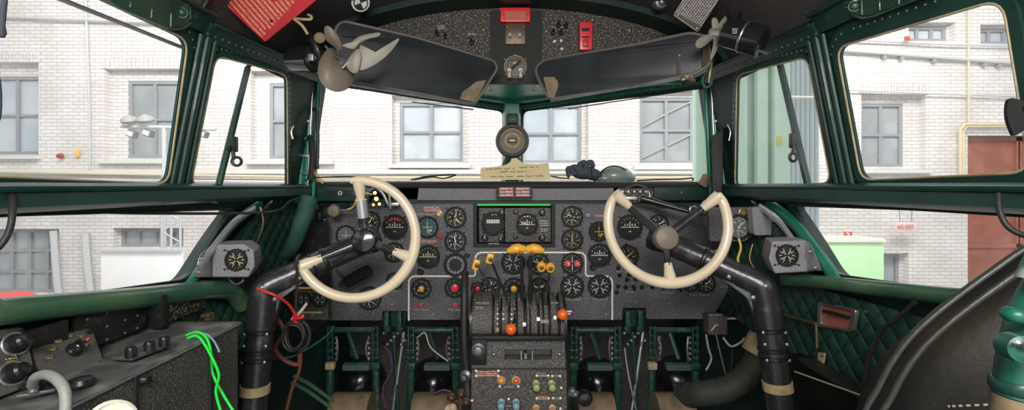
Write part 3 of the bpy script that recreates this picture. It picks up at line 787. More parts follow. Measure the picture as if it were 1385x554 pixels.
# white outline of the engine group
b = MB(); wl = [Q(*p, .002) for p in [(553, 433), (553, 373), (643, 373), (643, 341), (792, 341), (792, 373), (828, 373), (828, 432)]]
path = []; 
for i, p in enumerate(wl):
    if 0 < i < len(wl)-1:
        r = .026 if i != 2 and i != 5 else .012
        a = wl[i-1]-p; c = wl[i+1]-p; A = p+a.normalized()*r; C = p+c.normalized()*r
        for k in range(6): t = k/5; path.append(A*(1-t)**2+p*2*t*(1-t)+C*t*t)
    else: path.append(p)
vs = []; fs = []
for i, p in enumerate(path):
    d = (path[min(i+1, len(path)-1)]-path[max(i-1, 0)]).normalized(); n = V((-d.z, 0, d.x))
    vs += [p+n*.0028, p-n*.0028, p-n*.0028+V((0, .0015, 0)), p+n*.0028+V((0, .0015, 0))]
for i in range(len(path)-1): fs += [(i*4+k, i*4+(k+1) % 4, i*4+4+(k+1) % 4, i*4+4+k) for k in range(4)]
b.add(vs, fs); b.build('painted_line', 'white_paint', panel)

AXG = V((0, -1, 0))
def gauge(parent, px, py, r, style='plain', needles=((40, .75),), Y=None, face='dial_face', tick='dial_cream', label=None, n=24, name='gauge', rim='matte_black', a0=None, c=None, ax=None):
    """a round dial: dark bezel (part) with its face, needles and glass (sub-parts)"""
    C = c if c is not None else (Q(px, py) if Y is None else P(px, py, Y)); R = r/F*(C.y)
    A = ax or AXG
    b = MB(); b.lathe(C, A, [(R*1.16, 0), (R*1.16, .004), (R*1.10, .0075), (R*.98, .0075), (R*.92, .003), (R*.92, -.001), (0, -.001)], 32)
    g = b.build(name, rim, parent)
    if label: g['label'] = label
    f = MB(); up = V((0, 0, 1))-A*A.z; up.normalize(); rt = up.cross(-A)*-1; rt = A.cross(up)*-1
    rt = V((1, 0, 0)) if abs(A.y+1) < 1e-6 else (-(A.cross(up))).normalized()
    if rt.x < 0: rt = -rt
    def pt(a, q, h=.0012): t = math.radians(a); return C+(rt*math.sin(t)+up*math.cos(t))*R*q+A*h
    f.lathe(C, A, [(R*.93, .0002), (R*.93, .0008), (0, .0008)], 28, mi=0)
    def tk(a, q0, q1, w, mi=1, h=.0013):
        t = math.radians(a); s_ = (rt*math.cos(t)-up*math.sin(t))*R*w*.7
        f.add([pt(a, q0, h)-s_, pt(a, q0, h)+s_, pt(a, q1, h)+s_, pt(a, q1, h)-s_], [(0, 1, 2, 3)], mi)
    def blob(a, q, w, hh, mi=1):
        cc = pt(a, q, .0013); f.add([cc-rt*R*w-up*R*hh, cc+rt*R*w-up*R*hh, cc+rt*R*w+up*R*hh, cc-rt*R*w+up*R*hh], [(0, 1, 2, 3)], mi)
    if style in ('plain', 'two', 'red', 'yellowhub', 'hub'):
        for k in range(n):
            a = 360*k/n; big = k % 3 == 0
            tk(a, .70 if big else .78, .90, .035 if big else .02)
            if big and style == 'plain': blob(a+7, .56, .05, .075)
        blob(180, .32, .22, .035)
    if style == 'xx':      # double cluster dial with crossed marks
        for k in range(4):
            a = 45+90*k
            tk(a, .15, .62, .055); tk(a+16, .45, .80, .04); tk(a-16, .45, .80, .04)
        for k in range(16): tk(360*k/16+8, .82, .92, .02)
        blob(90, .66, .10, .05); blob(270, .66, .10, .05)
    if style == 'horizon':
        blob(0, .0, .80, .035); blob(0, .28, .04, .22); blob(180, .38, .10, .05)
        for k in range(-3, 4): tk(k*20, .78, .92, .03)
        for s_ in (-.45, -.2, .2, .45): cc = pt(0, .12)+rt*R*s_; f.add([cc-rt*R*.05, cc+rt*R*.05, cc+rt*R*.05+up*R*.18, cc-rt*R*.05+up*R*.18], [(0, 1, 2, 3)], 1)
    if style == 'cross':
        tk(0, -.55, .6, .05); tk(90, -.5, .55, .05); blob(135, .45, .16, .10); blob(160, .5, .06, .16)
        for k in range(12): tk(30*k, .80, .92, .025)
    if style == 'compass':
        for k in range(24): tk(15*k, .66 if k % 2 else .60, .86, .04)
        f.lathe(C, A, [(R*.42, .0012), (R*.42, .003), (0, .003)], 20, mi=0)
    if style == 'card':
        blob(0, .22, .62, .17); 
        for k in range(5): cc = pt(0, .22, .0016)+rt*R*(-.48+.24*k); f.add([cc-rt*R*.025-up*R*.12, cc+rt*R*.025-up*R*.12, cc+rt*R*.025+up*R*.12, cc-rt*R*.025+up*R*.12], [(0, 1, 2, 3)], 0)
    if style == 'reds':
        for s_ in (-1, 1):
            cc = C+rt*R*.48*s_; f.lathe(cc, A, [(R*.34, .001), (R*.34, .0014), (0, .0014)], 16, mi=2)
            f.add([cc+V((0, -.0016, 0))-rt*R*.04+up*R*.1, cc+V((0, -.0016, 0))+rt*R*.12-up*R*.22, cc+V((0, -.0016, 0))+rt*R*.2-up*R*.12, cc+V((0, -.0016, 0))+rt*R*.04+up*R*.2], [(0, 1, 2, 3)], 1)
        for k in range(18): tk(20*k, .80, .92, .03)
        tk(0, .1, .7, .05); tk(180, .1, .7, .05)
    if style == 'two':
        tk(60, .2, .6, .09); tk(-60, .2, .6, .09)
    f.build('dial', [face, tick, 'red_bright'], g)
    if style == 'red' or style == 'yellowhub':
        h = MB(); h.lathe(C, A, [(R*(.45 if style == 'red' else .34), .001), (R*(.42 if style == 'red' else .3), .006), (R*.15, .009), (0, .009)], 20); h.build('hub_cap', 'red_bright' if style == 'red' else 'yellow', g)
    if needles:
        for a, l in needles:
            nb = MB(); t = math.radians(a); s_ = (rt*math.cos(t)-up*math.sin(t))*R
            nb.add([pt(a, -.18, .003)-s_*.05, pt(a, -.18, .003)+s_*.05, pt(a, l*.7, .003)+s_*.06, pt(a, l, .003), pt(a, l*.7, .003)-s_*.06,
                    pt(a, -.18, .0024)-s_*.05, pt(a, -.18, .0024)+s_*.05, pt(a, l*.7, .0024)+s_*.06, pt(a, l, .0024), pt(a, l*.7, .0024)-s_*.06],
                   [(0, 1, 2, 3, 4), (9, 8, 7, 6, 5)]+[(k, k+5, (k+1) % 5+5, (k+1) % 5) for k in range(5)]); nb.lathe(pt(0, 0, .002), A, [(R*.09, 0), (R*.09, .0018), (0, .0018)], 12)
            nb.build('needle', tick, g, recalc=False)
    h = MB(); h.lathe(C, A, [(R*.93, .0052), (R*.6, .0072), (0, .0080)], 24); h.build('dial_glass', 'dial_glass', g, recalc=False)
    for k in range(4):
        a = 45+90*k; p = pt(a, 1.28, .0005)
        screw(parent, p, R*.09 if R > .03 else R*.11, 'black_metal', tuple(A))
    return g
G = [
 (468, 318, 12, 'cross', (), 'dial_grey', 'dial_white', 'pale grey dial at the outer left of the panel'),
 (500, 300, 13, 'plain', ((30, .7),), 'dial_face', 'dial_cream', 'dial hidden partly behind the upright wheel spoke'),
 (534, 307, 15, 'horizon', (), 'dial_face', 'dial_cream', 'dial inside the left wheel rim with a red arc at the top'),
 (578, 307, 13, 'cross', (), 'dial_blue', 'dial_cream', 'blue-tinted dial with a yellow cross'),
 (579, 347, 14, 'horizon', (), 'dial_face', 'dial_cream', None),
 (616, 294, 13, 'plain', ((140, .8), (10, .5)), 'dial_face', 'dial_cream', None),
 (616, 326, 13, 'plain', ((-10, .7),), 'dial_face', 'dial_white', None),
 (616, 358, 14, 'compass', (), 'dial_face', 'dial_white', 'dial with a large black centre and white ticks'),
 (533, 341, 12, 'plain', ((70, .7),), 'dial_face', 'dial_cream', None),
 (534, 380, 10, 'plain', ((0, .7),), 'dial_blue', 'dial_white', None),
 (500, 403, 14, 'plain', ((-60, .7),), 'dial_face', 'dial_cream', 'large dark dial at the lower left edge'),
 (774, 293, 13, 'plain', ((-60, .7), (100, .3)), 'dial_face', 'dial_cream', 'dial with one long and one short needle'),
 (774, 324, 13, 'plain', ((-5, .6),), 'dial_face', 'tan_text', None),
 (810, 313, 12, 'cross', (), 'dial_face', 'dial_amber', 'dark dial with small amber marks'),
 (811, 345, 14, 'horizon', (), 'dial_face', 'dial_white', None),
 (852, 307, 15, 'horizon', (), 'dial_face', 'dial_cream', 'dial behind the right wheel rim'),
 (849, 346, 13, 'plain', ((50, .7),), 'dial_face', 'tan_text', None),
 (891, 303, 12, 'plain', ((60, .8), (200, .5)), 'dial_face', 'dial_white', 'dial above the right wheel hub with green numerals'),
 (570, 390, 12, 'yellowhub', ((-120, .6),), 'dial_face', 'dial_white', 'dial with a round yellow centre'),
 (615, 389, 12, 'red', (), 'dial_face', 'dial_green', 'dial with a large red centre cap'),
 (663, 388, 12, 'plain', ((-20, .7), (20, .7)), 'dial_face', 'dial_white', None),
 (694, 355, 14, 'xx', (), 'dial_face', 'dial_white', 'dial with crossed white needles behind the levers'),
 (728, 356, 13, 'two', ((-20, .6),), 'dial_face', 'dial_cream', None),
 (774, 356, 13, 'reds', (), 'dial_face', 'dial_white', 'dial with two small red discs'),
 (695, 390, 13, 'yellowhub', (), 'dial_face', 'dial_cream', None),
 (729, 390, 13, 'two', ((40, .6),), 'dial_face', 'dial_cream', None),
 (774, 387, 14, 'xx', (), 'dial_face', 'dial_white', 'double dial with white crossed marks'),
 (811, 387, 14, 'xx', (), 'dial_face', 'dial_white', 'double dial inside the corner of the white outline'),
 (934, 384, 9, 'plain', ((20, .7),), 'dial_face', 'dial_white', None),
 (955, 383, 11, 'plain', ((60, .7),), 'dial_face', 'dial_white', None),
 (646, 390, 8, 'red', (), 'dial_face', 'dial_white', None),
]
for x, y, r, st, nd, fc, tk_, lb_ in G: gauge(panel, x, y, r, st, nd, face=fc, tick=tk_, label=lb_)
# red arc on the left horizon
b = MB(); C = Q(534, 307); b.ring(C+V((0, -.004, 0)), (0, -1, 0), .030, .003, 12, 6, a0=PI*1.30, a1=PI*1.70); 
bo = b.build('warning_arc', 'red_bright', panel)

def knob(parent, C, r, m='black_metal', h=None, ax=(0, -1, 0), name='knob', label=None, mark=None):
    h = h or r*1.3; ax = V(ax).normalized(); b = MB(); b.lathe(C, ax, [(r*1.25, 0), (r*1.25, h*.12), (r, h*.18), (r*.92, h*.9), (r*.8, h), (0, h)], 18)
    o = b.build(name, m, parent)
    if label: o['label'] = label
    if mark:
        u = V((0, 0, 1))-ax*ax.z; u.normalize(); c = V(C)+ax*(h+.0008); s_ = ax.cross(u)
        k = MB(); k.add([c-s_*r*.12, c+s_*r*.12, c+s_*r*.12+u*r*.8, c-s_*r*.12+u*r*.8], [(0, 1, 2, 3)]); k.build('knob_mark', mark, o)
    return o
def lamp(parent, C, r, m, ring='steel', name='indicator_lamp', ax=(0, -1, 0), label=None):
    b = MB(); b.lathe(C, ax, [(r*1.45, 0), (r*1.45, .002), (r*1.1, .005), (r*.98, .005), (r*.98, .001)], 16); o = b.build(name, ring, parent)
    if label: o['label'] = label
    k = MB(); k.lathe(C, ax, [(r, .001), (r*.95, .006), (r*.6, .010), (0, .0115)], 16); k.build('lamp_lens', m, o); return o
# knobs under dials
for x, y, r, m in ((569, 367, 4, 'black_metal'), (632, 345, 3, 'black_metal'), (802, 361, 4, 'black_metal'), (596, 319, 3.2, 'red_dull'), (563, 326, 3.2, 'red_dull'),
                   (594, 289, 3.2, 'brass'), (846, 332, 3, 'black_metal'), (549, 368, 3, 'black_metal')):
    knob(panel, Q(x, y), S(r, PY), m)
for x, y, m in ((569, 412, 'red_bright'), (616, 412, 'red_bright'), (562, 326, 'red_bright'), (795, 291, 'blue_lens')): lamp(panel, Q(x, y), S(3, PY), m)
# switch rows to the right of the outline
for (x, y) in ((836, 362), (838, 372), (851, 362), (851, 371), (836, 387), (846, 388), (857, 388), (868, 388), (882, 388), (897, 389), (908, 389), (919, 389), (860, 377), (874, 380), (888, 380), (834, 395), (848, 378)):
    b = MB(); C = Q(x, y); b.lathe(C, AXG, [(.008, 0), (.008, .003), (.005, .006), (.0035, .006)], 12); b.tube([C+V((0, -.005, 0)), C+V((0, -.020, .008*(1 if (x*7+y) % 3 else -1)))], [.002, .0032], 8)
    o = b.build('toggle_switch', 'black_metal', panel)
# small printed placards
def strip(parent, x0, y0, x1, y1, m, Y=None, d=.001, name='printed_label', c=None):
    pts = [Q(x0, y1, d), Q(x1, y1, d), Q(x1, y0, d), Q(x0, y0, d)] if Y is None else [P(x0, y1, Y), P(x1, y1, Y), P(x1, y0, Y), P(x0, y0, Y)]
    b = MB(); b.plate(pts, [], V((0, .0012, 0))); return b.build(name, m, parent, smooth=False, uvquad=(pts[0], pts[1], pts[3]))
for a in ((572, 279, 597, 286, 'red_small_print'), (562, 288, 590, 291, 'small_print'), (568, 324, 592, 328, 'red_small_print'), (557, 417, 582, 420, 'small_print'), (604, 417, 628, 420, 'small_print'),
          (804, 290, 824, 293, 'red_small_print'), (763, 372, 790, 375, 'small_print'), (763, 403, 788, 406, 'small_print'), (799, 403, 824, 406, 'small_print'), (525, 392, 541, 395, 'small_print'),
          (845, 393, 862, 396, 'small_print'), (893, 394, 912, 397, 'small_print'), (930, 397, 962, 400, 'small_print'), (972, 386, 990, 389, 'small_print'), (686, 370, 704, 373, 'small_print'), (832, 366, 856, 368, 'small_print'), (876, 384, 890, 386, 'small_print')):
    strip(panel, *a)
for x, y in ((440, 424), (505, 424), (560, 380), (530, 412), (634, 380), (838, 424), (860, 408), (905, 410), (946, 424), (480, 372), (560, 300), (644, 338), (752, 338), (762, 282), (828, 300), (875, 290), (606, 276), (560, 425), (820, 425), (586, 425), (476, 420), (912, 425), (970, 330), (445, 330)):
    screw(panel, Q(x, y), .0035, 'dull_steel' if (x+y) % 3 else 'brass')
# the radio pair in the recess
rad = thing('radio_unit', 'square pair of flight displays recessed in the middle of the panel under a green edge', 'radio unit', Q(695, 302))
b = MB(); 
b.plate([Q(640, 271, .004), Q(751, 271, .004), Q(751, 334, .004), Q(640, 334, .004)], [[Q(645, 277, .004), Q(746, 277, .004), Q(746, 329, .004), Q(645, 329, .004)]], V((0, .06, 0))); b.build('bezel_frame', 'matte_black', rad, smooth=False)
b = MB(); b.box(Q(695, 276.5, .008), (S(98, PY), .012, .005)); b.build('green_edge', 'neon_green', rad)
for x0, x1 in ((648, 681), (683, 745)):
    b = MB(); a = Q(x0, 327, 0); c = Q(x1, 281, 0); b.box(((a.x+c.x)/2, PY+.005, (a.z+c.z)/2), (c.x-a.x, .02, c.z-a.z), bev=.003)
    b.build('unit_face', 'crackle_soft', rad)
gauge(rad, 667, 302, 14, 'card', (), c=Q(667, 302)+V((0, -.008, 0)), face='dial_face', tick='dial_white', name='display_dial', label='round window showing a white numbered card')
gauge(rad, 713, 303, 13, 'horizon', ((-70, .8),), c=Q(713, 303)+V((0, -.008, 0)), face='dial_face', tick='dial_cream', name='display_dial')
for x, y, r in ((679, 287, 3.5), (656, 321, 4), (677, 323, 3), (698, 286, 3), (733, 287, 4), (733, 321, 4), (697, 320, 2.5)): knob(rad, Q(x, y, .006), S(r, PY), 'black_metal', mark='dial_white')
strip(rad, 729, 297, 742, 306, 'small_print', d=.008); strip(rad, 730, 308, 741, 313, 'small_print', d=.008); strip(rad, 660, 328, 676, 330, 'small_print', d=.006); 

# hooded glareshield with its strip
gs = thing('glareshield', 'black padded glareshield lip running along the top of the panel', 'glareshield', Q(692, 250))
b = MB(); n = 24; vs = []
def BK(x): return 1.67+(.745-abs(x))*.604-.03
for k in range(n+1):
    x = -.70+1.40*k/n; Yf = 1.60+.02*(abs(x)/.7)**2; 
    for dy, dz in ((.02, -.012), (.0, -.006), (-.004, .004), (.004, .012), (.03, .015), (BK(x)-Yf, .012), (BK(x)-Yf, -.004), (.03, -.010)): vs.append(V((x, Yf+dy, ZC+dz-.002)))
m_ = 8; fs = [(k*m_+j, k*m_+(j+1) % m_, (k+1)*m_+(j+1) % m_, (k+1)*m_+j) for k in range(n) for j in range(m_)]+[tuple(range(m_)), tuple(n*m_+j for j in range(m_))]
b.add(vs, fs); b.build('lip', 'rubber', gs)
b = MB(); a = P(564, 271, 1.64); c = P(832, 271, 1.64); e = P(830, 254, 1.615); d = P(566, 254, 1.615)
b.hexa([a, c, e, d, a+V((0, .03, 0)), c+V((0, .03, 0)), e+V((0, .03, 0)), d+V((0, .03, 0))]); b.build('face_strip', 'grey_box', gs, bevel=.003)
# placard: red twin plate clipped on the strip
tp = thing('warning_plate', 'twin dull red plate clipped to the strip above the radio unit', 'plate', P(695, 260, 1.60))
for x0, x1 in ((675, 695), (697, 717)):
    strip(tp, x0, 253, x1, 266, 'red_small_print', Y=1.600, name='red_plate')
b = MB(); b.plate([P(671, 268, 1.604), P(720, 268, 1.604), P(720, 251, 1.604), P(671, 251, 1.604)], [], V((0, .015, 0))); b.build('holder', 'matte_black', tp)
for x in (672.5, 719): 
    for y in (256, 264): screw(tp, P(x, y, 1.602), .003)

# left and right outer sub-panels
lp = thing('side_panel_left', 'dark curved sub-panel with two small dials left of the main panel', 'sub-panel', P(405, 400, 1.60))
lp.name = 'outer_sub_panel'
Y = 1.60
b = MB(); b.plate(rnd([P(*p, Y) for p in [(368, 452), (372, 415), (388, 372), (404, 340), (420, 300), (436, 292), (444, 300), (446, 430), (420, 452), (395, 470)]], .015), [], V((0, .01, 0))); b.build('panel_board', 'black_metal', lp, bevel=.0015)
b = MB(); b.plate(rnd([P(*p, Y-.006) for p in [(398, 392), (444, 392), (444, 432), (398, 432)]], .006), [], V((0, .006, 0))); b.build('dial_plate', 'crackle_soft', lp)
for x in (411, 433): gauge(lp, x, 405, 9, 'xx', (), Y=Y-.008, face='dial_face', tick='dial_white')
for y in (388, 421): strip(lp, 400, y, 436, y+2.4, 'tan_text', Y=Y-.010)
for x, y in ((439, 297), (404, 425), (422, 426), (440, 420), (400, 398), (375, 435)): screw(lp, P(x, y, Y-.006), .0035)
rp = thing('outer_sub_panel', 'small dark sub-panel with one large dial right of the right wheel', 'sub-panel', P(998, 305, 1.44))
b = MB(); b.plate(rnd([P(*p, 1.44) for p in [(958, 280), (1016, 280), (1018, 318), (1008, 326), (960, 326)]], .01), [], V((0, .012, 0))); b.build('panel_board', 'panel_grey', rp, bevel=.0015)
gauge(rp, 999, 307, 15, 'plain', ((35, .6),), Y=1.438, face='dial_grey', tick='dial_white')
knob(rp, P(1004, 287, 1.437), S(4, 1.44), 'brass'); knob(rp, P(979, 286, 1.437), S(3, 1.44), 'brown_metal'); screw(rp, P(1003, 322, 1.437), .004, 'brass')
rb = tag(MB().plate(rnd([P(*p, 1.38) for p in [(1017, 280), (1036, 279), (1052, 298), (1058, 317), (1020, 318)]], .01), [], V((0, .03, 0))).build('corner_bracket', 'grey_box', loc=P(1035, 300, 1.38), bevel=.002), 'lilac-grey crackle-painted bracket beside the outer dial under the right window', 'bracket')

# clutter under the windscreen, left and right of the hood
cl = thing('junction_box', 'long green box with a small worn decal below the left windscreen', 'box', P(460, 262, 1.62))
b = MB(); a = P(428, 272, 1.62); c = P(500, 250, 1.62); b.box(((a.x+c.x)/2, 1.64, (a.z+c.z)/2), (c.x-a.x, .05, c.z-a.z), bev=.006); b.build('box_body', 'green_paint', cl)
strip(cl, 441, 257, 480, 266, 'black_metal', Y=1.614, name='dark_plate'); b = MB(); b.ring(P(460, 261, 1.612), (0, -1, 0), .006, .0018, 12, 6); b.build('decal', 'dial_white', cl)
cr = thing('junction_box', 'long green shelf box below the right windscreen beside the clamp arm', 'box', P(920, 262, 1.62))
b = MB(); a = P(884, 271, 1.62); c = P(964, 250, 1.62); b.box(((a.x+c.x)/2, 1.64, (a.z+c.z)/2), (c.x-a.x, .05, c.z-a.z), bev=.006); b.build('box_body', 'green_dark', cr)
screw(cr, P(922, 260, 1.612), .003, 'brass')
fb = thing('fuse_block', 'black terminal block with metal fittings right of the glareshield strip', 'terminal block', P(858, 262, 1.6))
b = MB(); a = P(836, 274, 1.6); c = P(884, 254, 1.6); b.box(((a.x+c.x)/2, 1.62, (a.z+c.z)/2), (c.x-a.x, .04, c.z-a.z), bev=.004); b.build('block_body', 'crackle_black', fb)
b = MB(); 
for k in range(5): b.cyl(P(842+k*8, 259, 1.6), P(842+k*8, 259, 1.585), .006, .004, 8)
b.build('terminal_post', 'dull_steel', fb); b = MB(); b.box(P(852, 268, 1.592), (.05, .012, .012), bev=.003); b.build('terminal_bar', 'aluminium', fb)
b = MB(); b.tube(smooth_path(pp([(845, 255, 1.6), (862, 250, 1.59), (876, 256, 1.6), (880, 270, 1.6)])), .004, 6); b.build('link_wire', 'steel', fb)
ca = thing('clamp_arm', 'dark tapered arm ending in a metal ring behind the right wheel', 'arm', P(905, 275, 1.55))
b = MB(); b.tube([P(868, 268, 1.58), P(900, 277, 1.55), P(936, 287, 1.52)], [.014, .010, .006], 10); b.build('arm_bar', 'black_metal', ca)
b = MB(); b.ring(P(938, 284, 1.50), (0, -1, 0), .012, .0035, 18, 6); b.build('ring', 'steel', ca)
b = MB(); b.tube(smooth_path(pp([(945, 292, 1.5), (951, 281, 1.5), (958, 274, 1.5), (965, 281, 1.5)])), .010, 8); b.build('clamp_hook', 'black_metal', ca)
b = MB(); b.box(P(960, 273, 1.48), (.045, .03, .02), rot=Matrix.Rotation(-.4, 3, 'Y'), bev=.006); b.build('clamp_jaw', 'dull_steel', ca)
fl2 = thing('switch_lever', 'round brownish lever switch on the left under the green box', 'lever', P(450, 284, 1.58))
b = MB(); b.lathe(P(452, 285, 1.58), (0.2, -1, 0), [(.021, 0), (.023, .008), (.018, .016), (0, .018)], 18); b.build('lever_knob', 'fan_rubber', fl2)
b = MB(); b.tube(pp([(460, 284, 1.585), (494, 284, 1.59)]), .0035, 8); b.build('lever_rod', 'dull_steel', fl2)
b = MB(); b.tube(smooth_path(pp([(433, 290, 1.59), (436, 279, 1.58), (447, 277, 1.57)])), .008, 8); b.box(P(432, 292, 1.585), (.02, .03, .03), bev=.005); b.build('lever_base', 'black_metal', fl2)
lk = thing('pipe_fitting', 'cluster of brass pipe fittings behind the top of the left wheel', 'fitting', P(512, 268, 1.6))
b = MB()
for x, y, r in ((507, 262, .009), (509, 270, .011), (513, 277, .008), (505, 278, .007)): b.lathe(P(x, y, 1.6), (.3, -1, .2), [(r, 0), (r, .01), (r*.7, .014), (r*.7, .022), (0, .022)], 6)
b.build('brass_union', 'brass', lk)
b = MB(); b.box(P(532, 276, 1.61), (.04, .02, .012), bev=.003); b.build('steel_block', 'aluminium', lk)
b = MB(); b.tube(smooth_path(pp([(500, 258, 1.6), (508, 254, 1.6), (518, 262, 1.6), (524, 275, 1.6)])), .006, 8); b.tube(smooth_path(pp([(520, 252, 1.6), (526, 262, 1.6), (528, 282, 1.6)])), .005, 8); b.build('steel_tube', 'dull_steel', lk)
tag(MB().tube(smooth_path(pp([(470, 283, 1.56), (478, 279, 1.56), (484, 266, 1.55), (495, 261, 1.55), (503, 263, 1.56)])), .0028, 6).build('yellow_wire', 'yellow_cable', loc=P(485, 270, 1.56)), 'thin yellow-green wire looping behind the top of the left wheel', 'wire')
bk = thing('arc_lamp', 'small black swivel lamp under the left wheel hub', 'lamp', P(480, 372, 1.58))
b = MB(); b.cyl(P(470, 381, 1.58), P(498, 366, 1.55), .020, .022, 16); b.build('lamp_body', 'matte_black', bk); b = MB(); b.cyl(P(462, 384, 1.6), P(470, 380, 1.58), .012, .014, 12); b.tube(smooth_path(pp([(455, 365, 1.63), (462, 372, 1.6), (470, 374, 1.59), (478, 370, 1.58)])), .006, 8); b.build('lamp_bracket', 'dull_steel', bk)
# ================================================================ control columns and wheels
def column(name, lab, wheel_c, R, hub, a_spk, a0, a1, elbow, base, top_px, r_lo, r_hi, sgn, axn, band_px, hubm='gloss_black'):
    WYY = 1.25
    t = thing(name, lab, 'control column', base)
    C = P(*wheel_c, WYY); Rm = S(R, WYY); H = P(*hub, WYY+.045)
    ax = (H-C+V((0, .10, -.02))).normalized(); ax = V(axn).normalized()
    u = (V((1, 0, 0))-ax*ax.x).normalized(); w = ax.cross(u); w = w if w.z > 0 else -w
    def rim(a): t_ = math.radians(a); return C+(u*math.cos(t_)+w*math.sin(t_))*Rm
    n = 44; pts = [rim(a0+(a1-a0)*k/n) for k in range(n+1)]
    rr = []
    for k in range(n+1):
        x = k/n; e = min(x, 1-x); r_ = .0135+.002*math.exp(-((x-.5)/.12)**2)
        if e < .03: r_ *= .72+.28*(e/.03)
        rr.append(r_)
    b = MB(); b.tube(pts, rr, 14, mi=0)
    b.ball(pts[0], rr[0]*1.0, seg=12); b.ball(pts[-1], rr[-1]*1.0, seg=12)
    for a in a_spk:
        p = rim(a); d = (H-p).normalized(); b.tube([p, p+d*.02, p+d*.042, p+d*.055], [.017, .016, .0125, .011], 12)
    wh = b.build('wheel_rim', 'ivory', t)
    for i, a in enumerate(a_spk):
        p = rim(a); d = (H-p).normalized(); b = MB(); b.tube([p+d*.045, H-d*.02], [.0105, .0135], 10, flat=.75); b.tube([p+d*.045+V((0, -.008, .006)), H-d*.02+V((0, -.010, .008))], .0022, 6)
        o = b.build('spoke', 'column_black' if not (name.endswith('column') and i == 99) else 'steel', t)
        if i == 0 and sgn < 0:
            b = MB(); q = p+d*.085; b.tube([p+d*.055, p+d*.105], [.0155, .0165], 12); o2 = b.build('spoke_sleeve', 'aluminium', t); o2['label'] = 'bright metal sleeve wrapped round the spoke'
    A = -ax
    b = MB(); b.lathe(H+A*.002, A, [(.030, -.03), (.034, 0), (.036, .012), (.0345, .024), (.030, .031), (.020, .0345), (0, .036)], 28); b.build('hub', hubm, t)
    # sloping tube from hub to elbow
    E = elbow; b = MB(); s0 = H-A*.045
    d = (E-s0).normalized(); b.tube([s0-d*.03, s0+d*.02, s0+d*.14, E-d*.06, E-d*.02], [r_hi*.9, r_hi*1.12, r_hi*1.1, r_hi, r_hi], 22); 
    b.build('sloping_tube', 'column_black', t)
    b = MB(); b.lathe(s0+d*.125, d, [(r_hi*1.13, 0), (r_hi*1.2, .003), (r_hi*1.2, .010), (r_hi*1.13, .013)], 22); b.lathe(s0+d*.16, d, [(r_hi*1.13, 0), (r_hi*1.18, .003), (r_hi*1.18, .006), (r_hi*1.0, .009)], 22)
    o = b.build('tube_collar', 'black_metal', t)
    b = MB(); b.lathe(s0-d*.02, d, [(r_hi*.8, -.01), (r_hi*1.3, -.004), (r_hi*1.35, .015), (r_hi*1.15, .04), (r_hi, .045)], 22); b.build('hub_boot', 'black_metal', t)
    # elbow casting
    d2 = (base-E).normalized(); path = smooth_path([E-d*.06, E-d*.02, E+(d2-d)*.006, E+d2*.03, E+d2*.09], 5)
    b = MB(); b.tube(path, [r_hi*1.08+(r_lo*1.08-r_hi*1.08)*k/(len(path)-1) for k in range(len(path))], 22); el = b.build('elbow', 'column_black', t)
    inn = (-d+d2).normalized(); fr = V((0, -1, 0))
    g0 = E-d*.11+fr*.004; g1 = E+d2*.12+fr*.004; corner = E+inn*(-.0)
    side = (-d)*.0
    b = MB(); f = V((0, -r_hi*.55, 0)); tri = [E-d*.10+inn*.020, E-d*.02, E+d2*.02, E+d2*.105+inn*.020, E+d2*.09+inn*.036, E+inn*.056, E-d*.09+inn*.034]
    b.plate(rnd([p+f for p in tri], .01), [], V((0, .012, 0))); b.build('gusset_plate', 'column_grey', t, bevel=.0015)
    for q in (E-d*.01+inn*.0, E-d*.085+inn*.02, E+d2*.075+inn*.018, E+inn*.048):
        screw(t, q+V((0, -r_hi*1.0, 0)), .0075, 'dull_steel', name='bolt')
    b = MB(); b.tube([E+d2*.06, E+d2*.1, base], [r_lo, r_lo, r_lo*1.0], 24); b.build('upright_tube', 'column_black', t)
    b = MB()
    for s_ in (.105, .155, .175): b.lathe(E+d2*s_, d2, [(r_lo, 0), (r_lo*1.1, .003), (r_lo*1.1, .010), (r_lo, .013)], 24)
    b.build('tube_clamp', 'black_metal', t)
    for s_ in (.115, .145, .185):
        for k in (-1, 1): screw(t, E+d2*s_+V((k*r_lo*.85, -r_lo*.62, 0)), .005, 'dull_steel', name='bolt')
    # woven band
    s_ = (band_px-E).dot(d2); b = MB(); b.lathe(E+d2*s_, d2, [(r_lo, -.012), (r_lo*1.09, -.011), (r_lo*1.09, .011), (r_lo, .012)], 24); o = b.build('woven_band', 'tan_band', t); o['label'] = 'tan perforated band round the tube'
    return t
E1 = P(357, 388, 1.20); B1 = P(326, 740, 1.16)
cl1 = column('control_column', 'left control column with an ivory wheel open at the upper left', (482, 322), 79, (495, 325), (90, -20, 208), 96, -152, E1, B1, None, .033, .030, -1, (-.10, 1, -.12), P(332, 523, 1.19))
E2 = P(1033, 386, 1.20); B2 = P(1082, 740, 1.16)
cl2 = column('control_column', 'right control column with an ivory wheel open at the top', (903, 301), 80, (898, 322), (150, 27, -90), 155, 387, E2, B2, None, .033, .030, 1, (.04, 1, -.16), P(1057, 519, 1.19), hubm='fan_rubber')

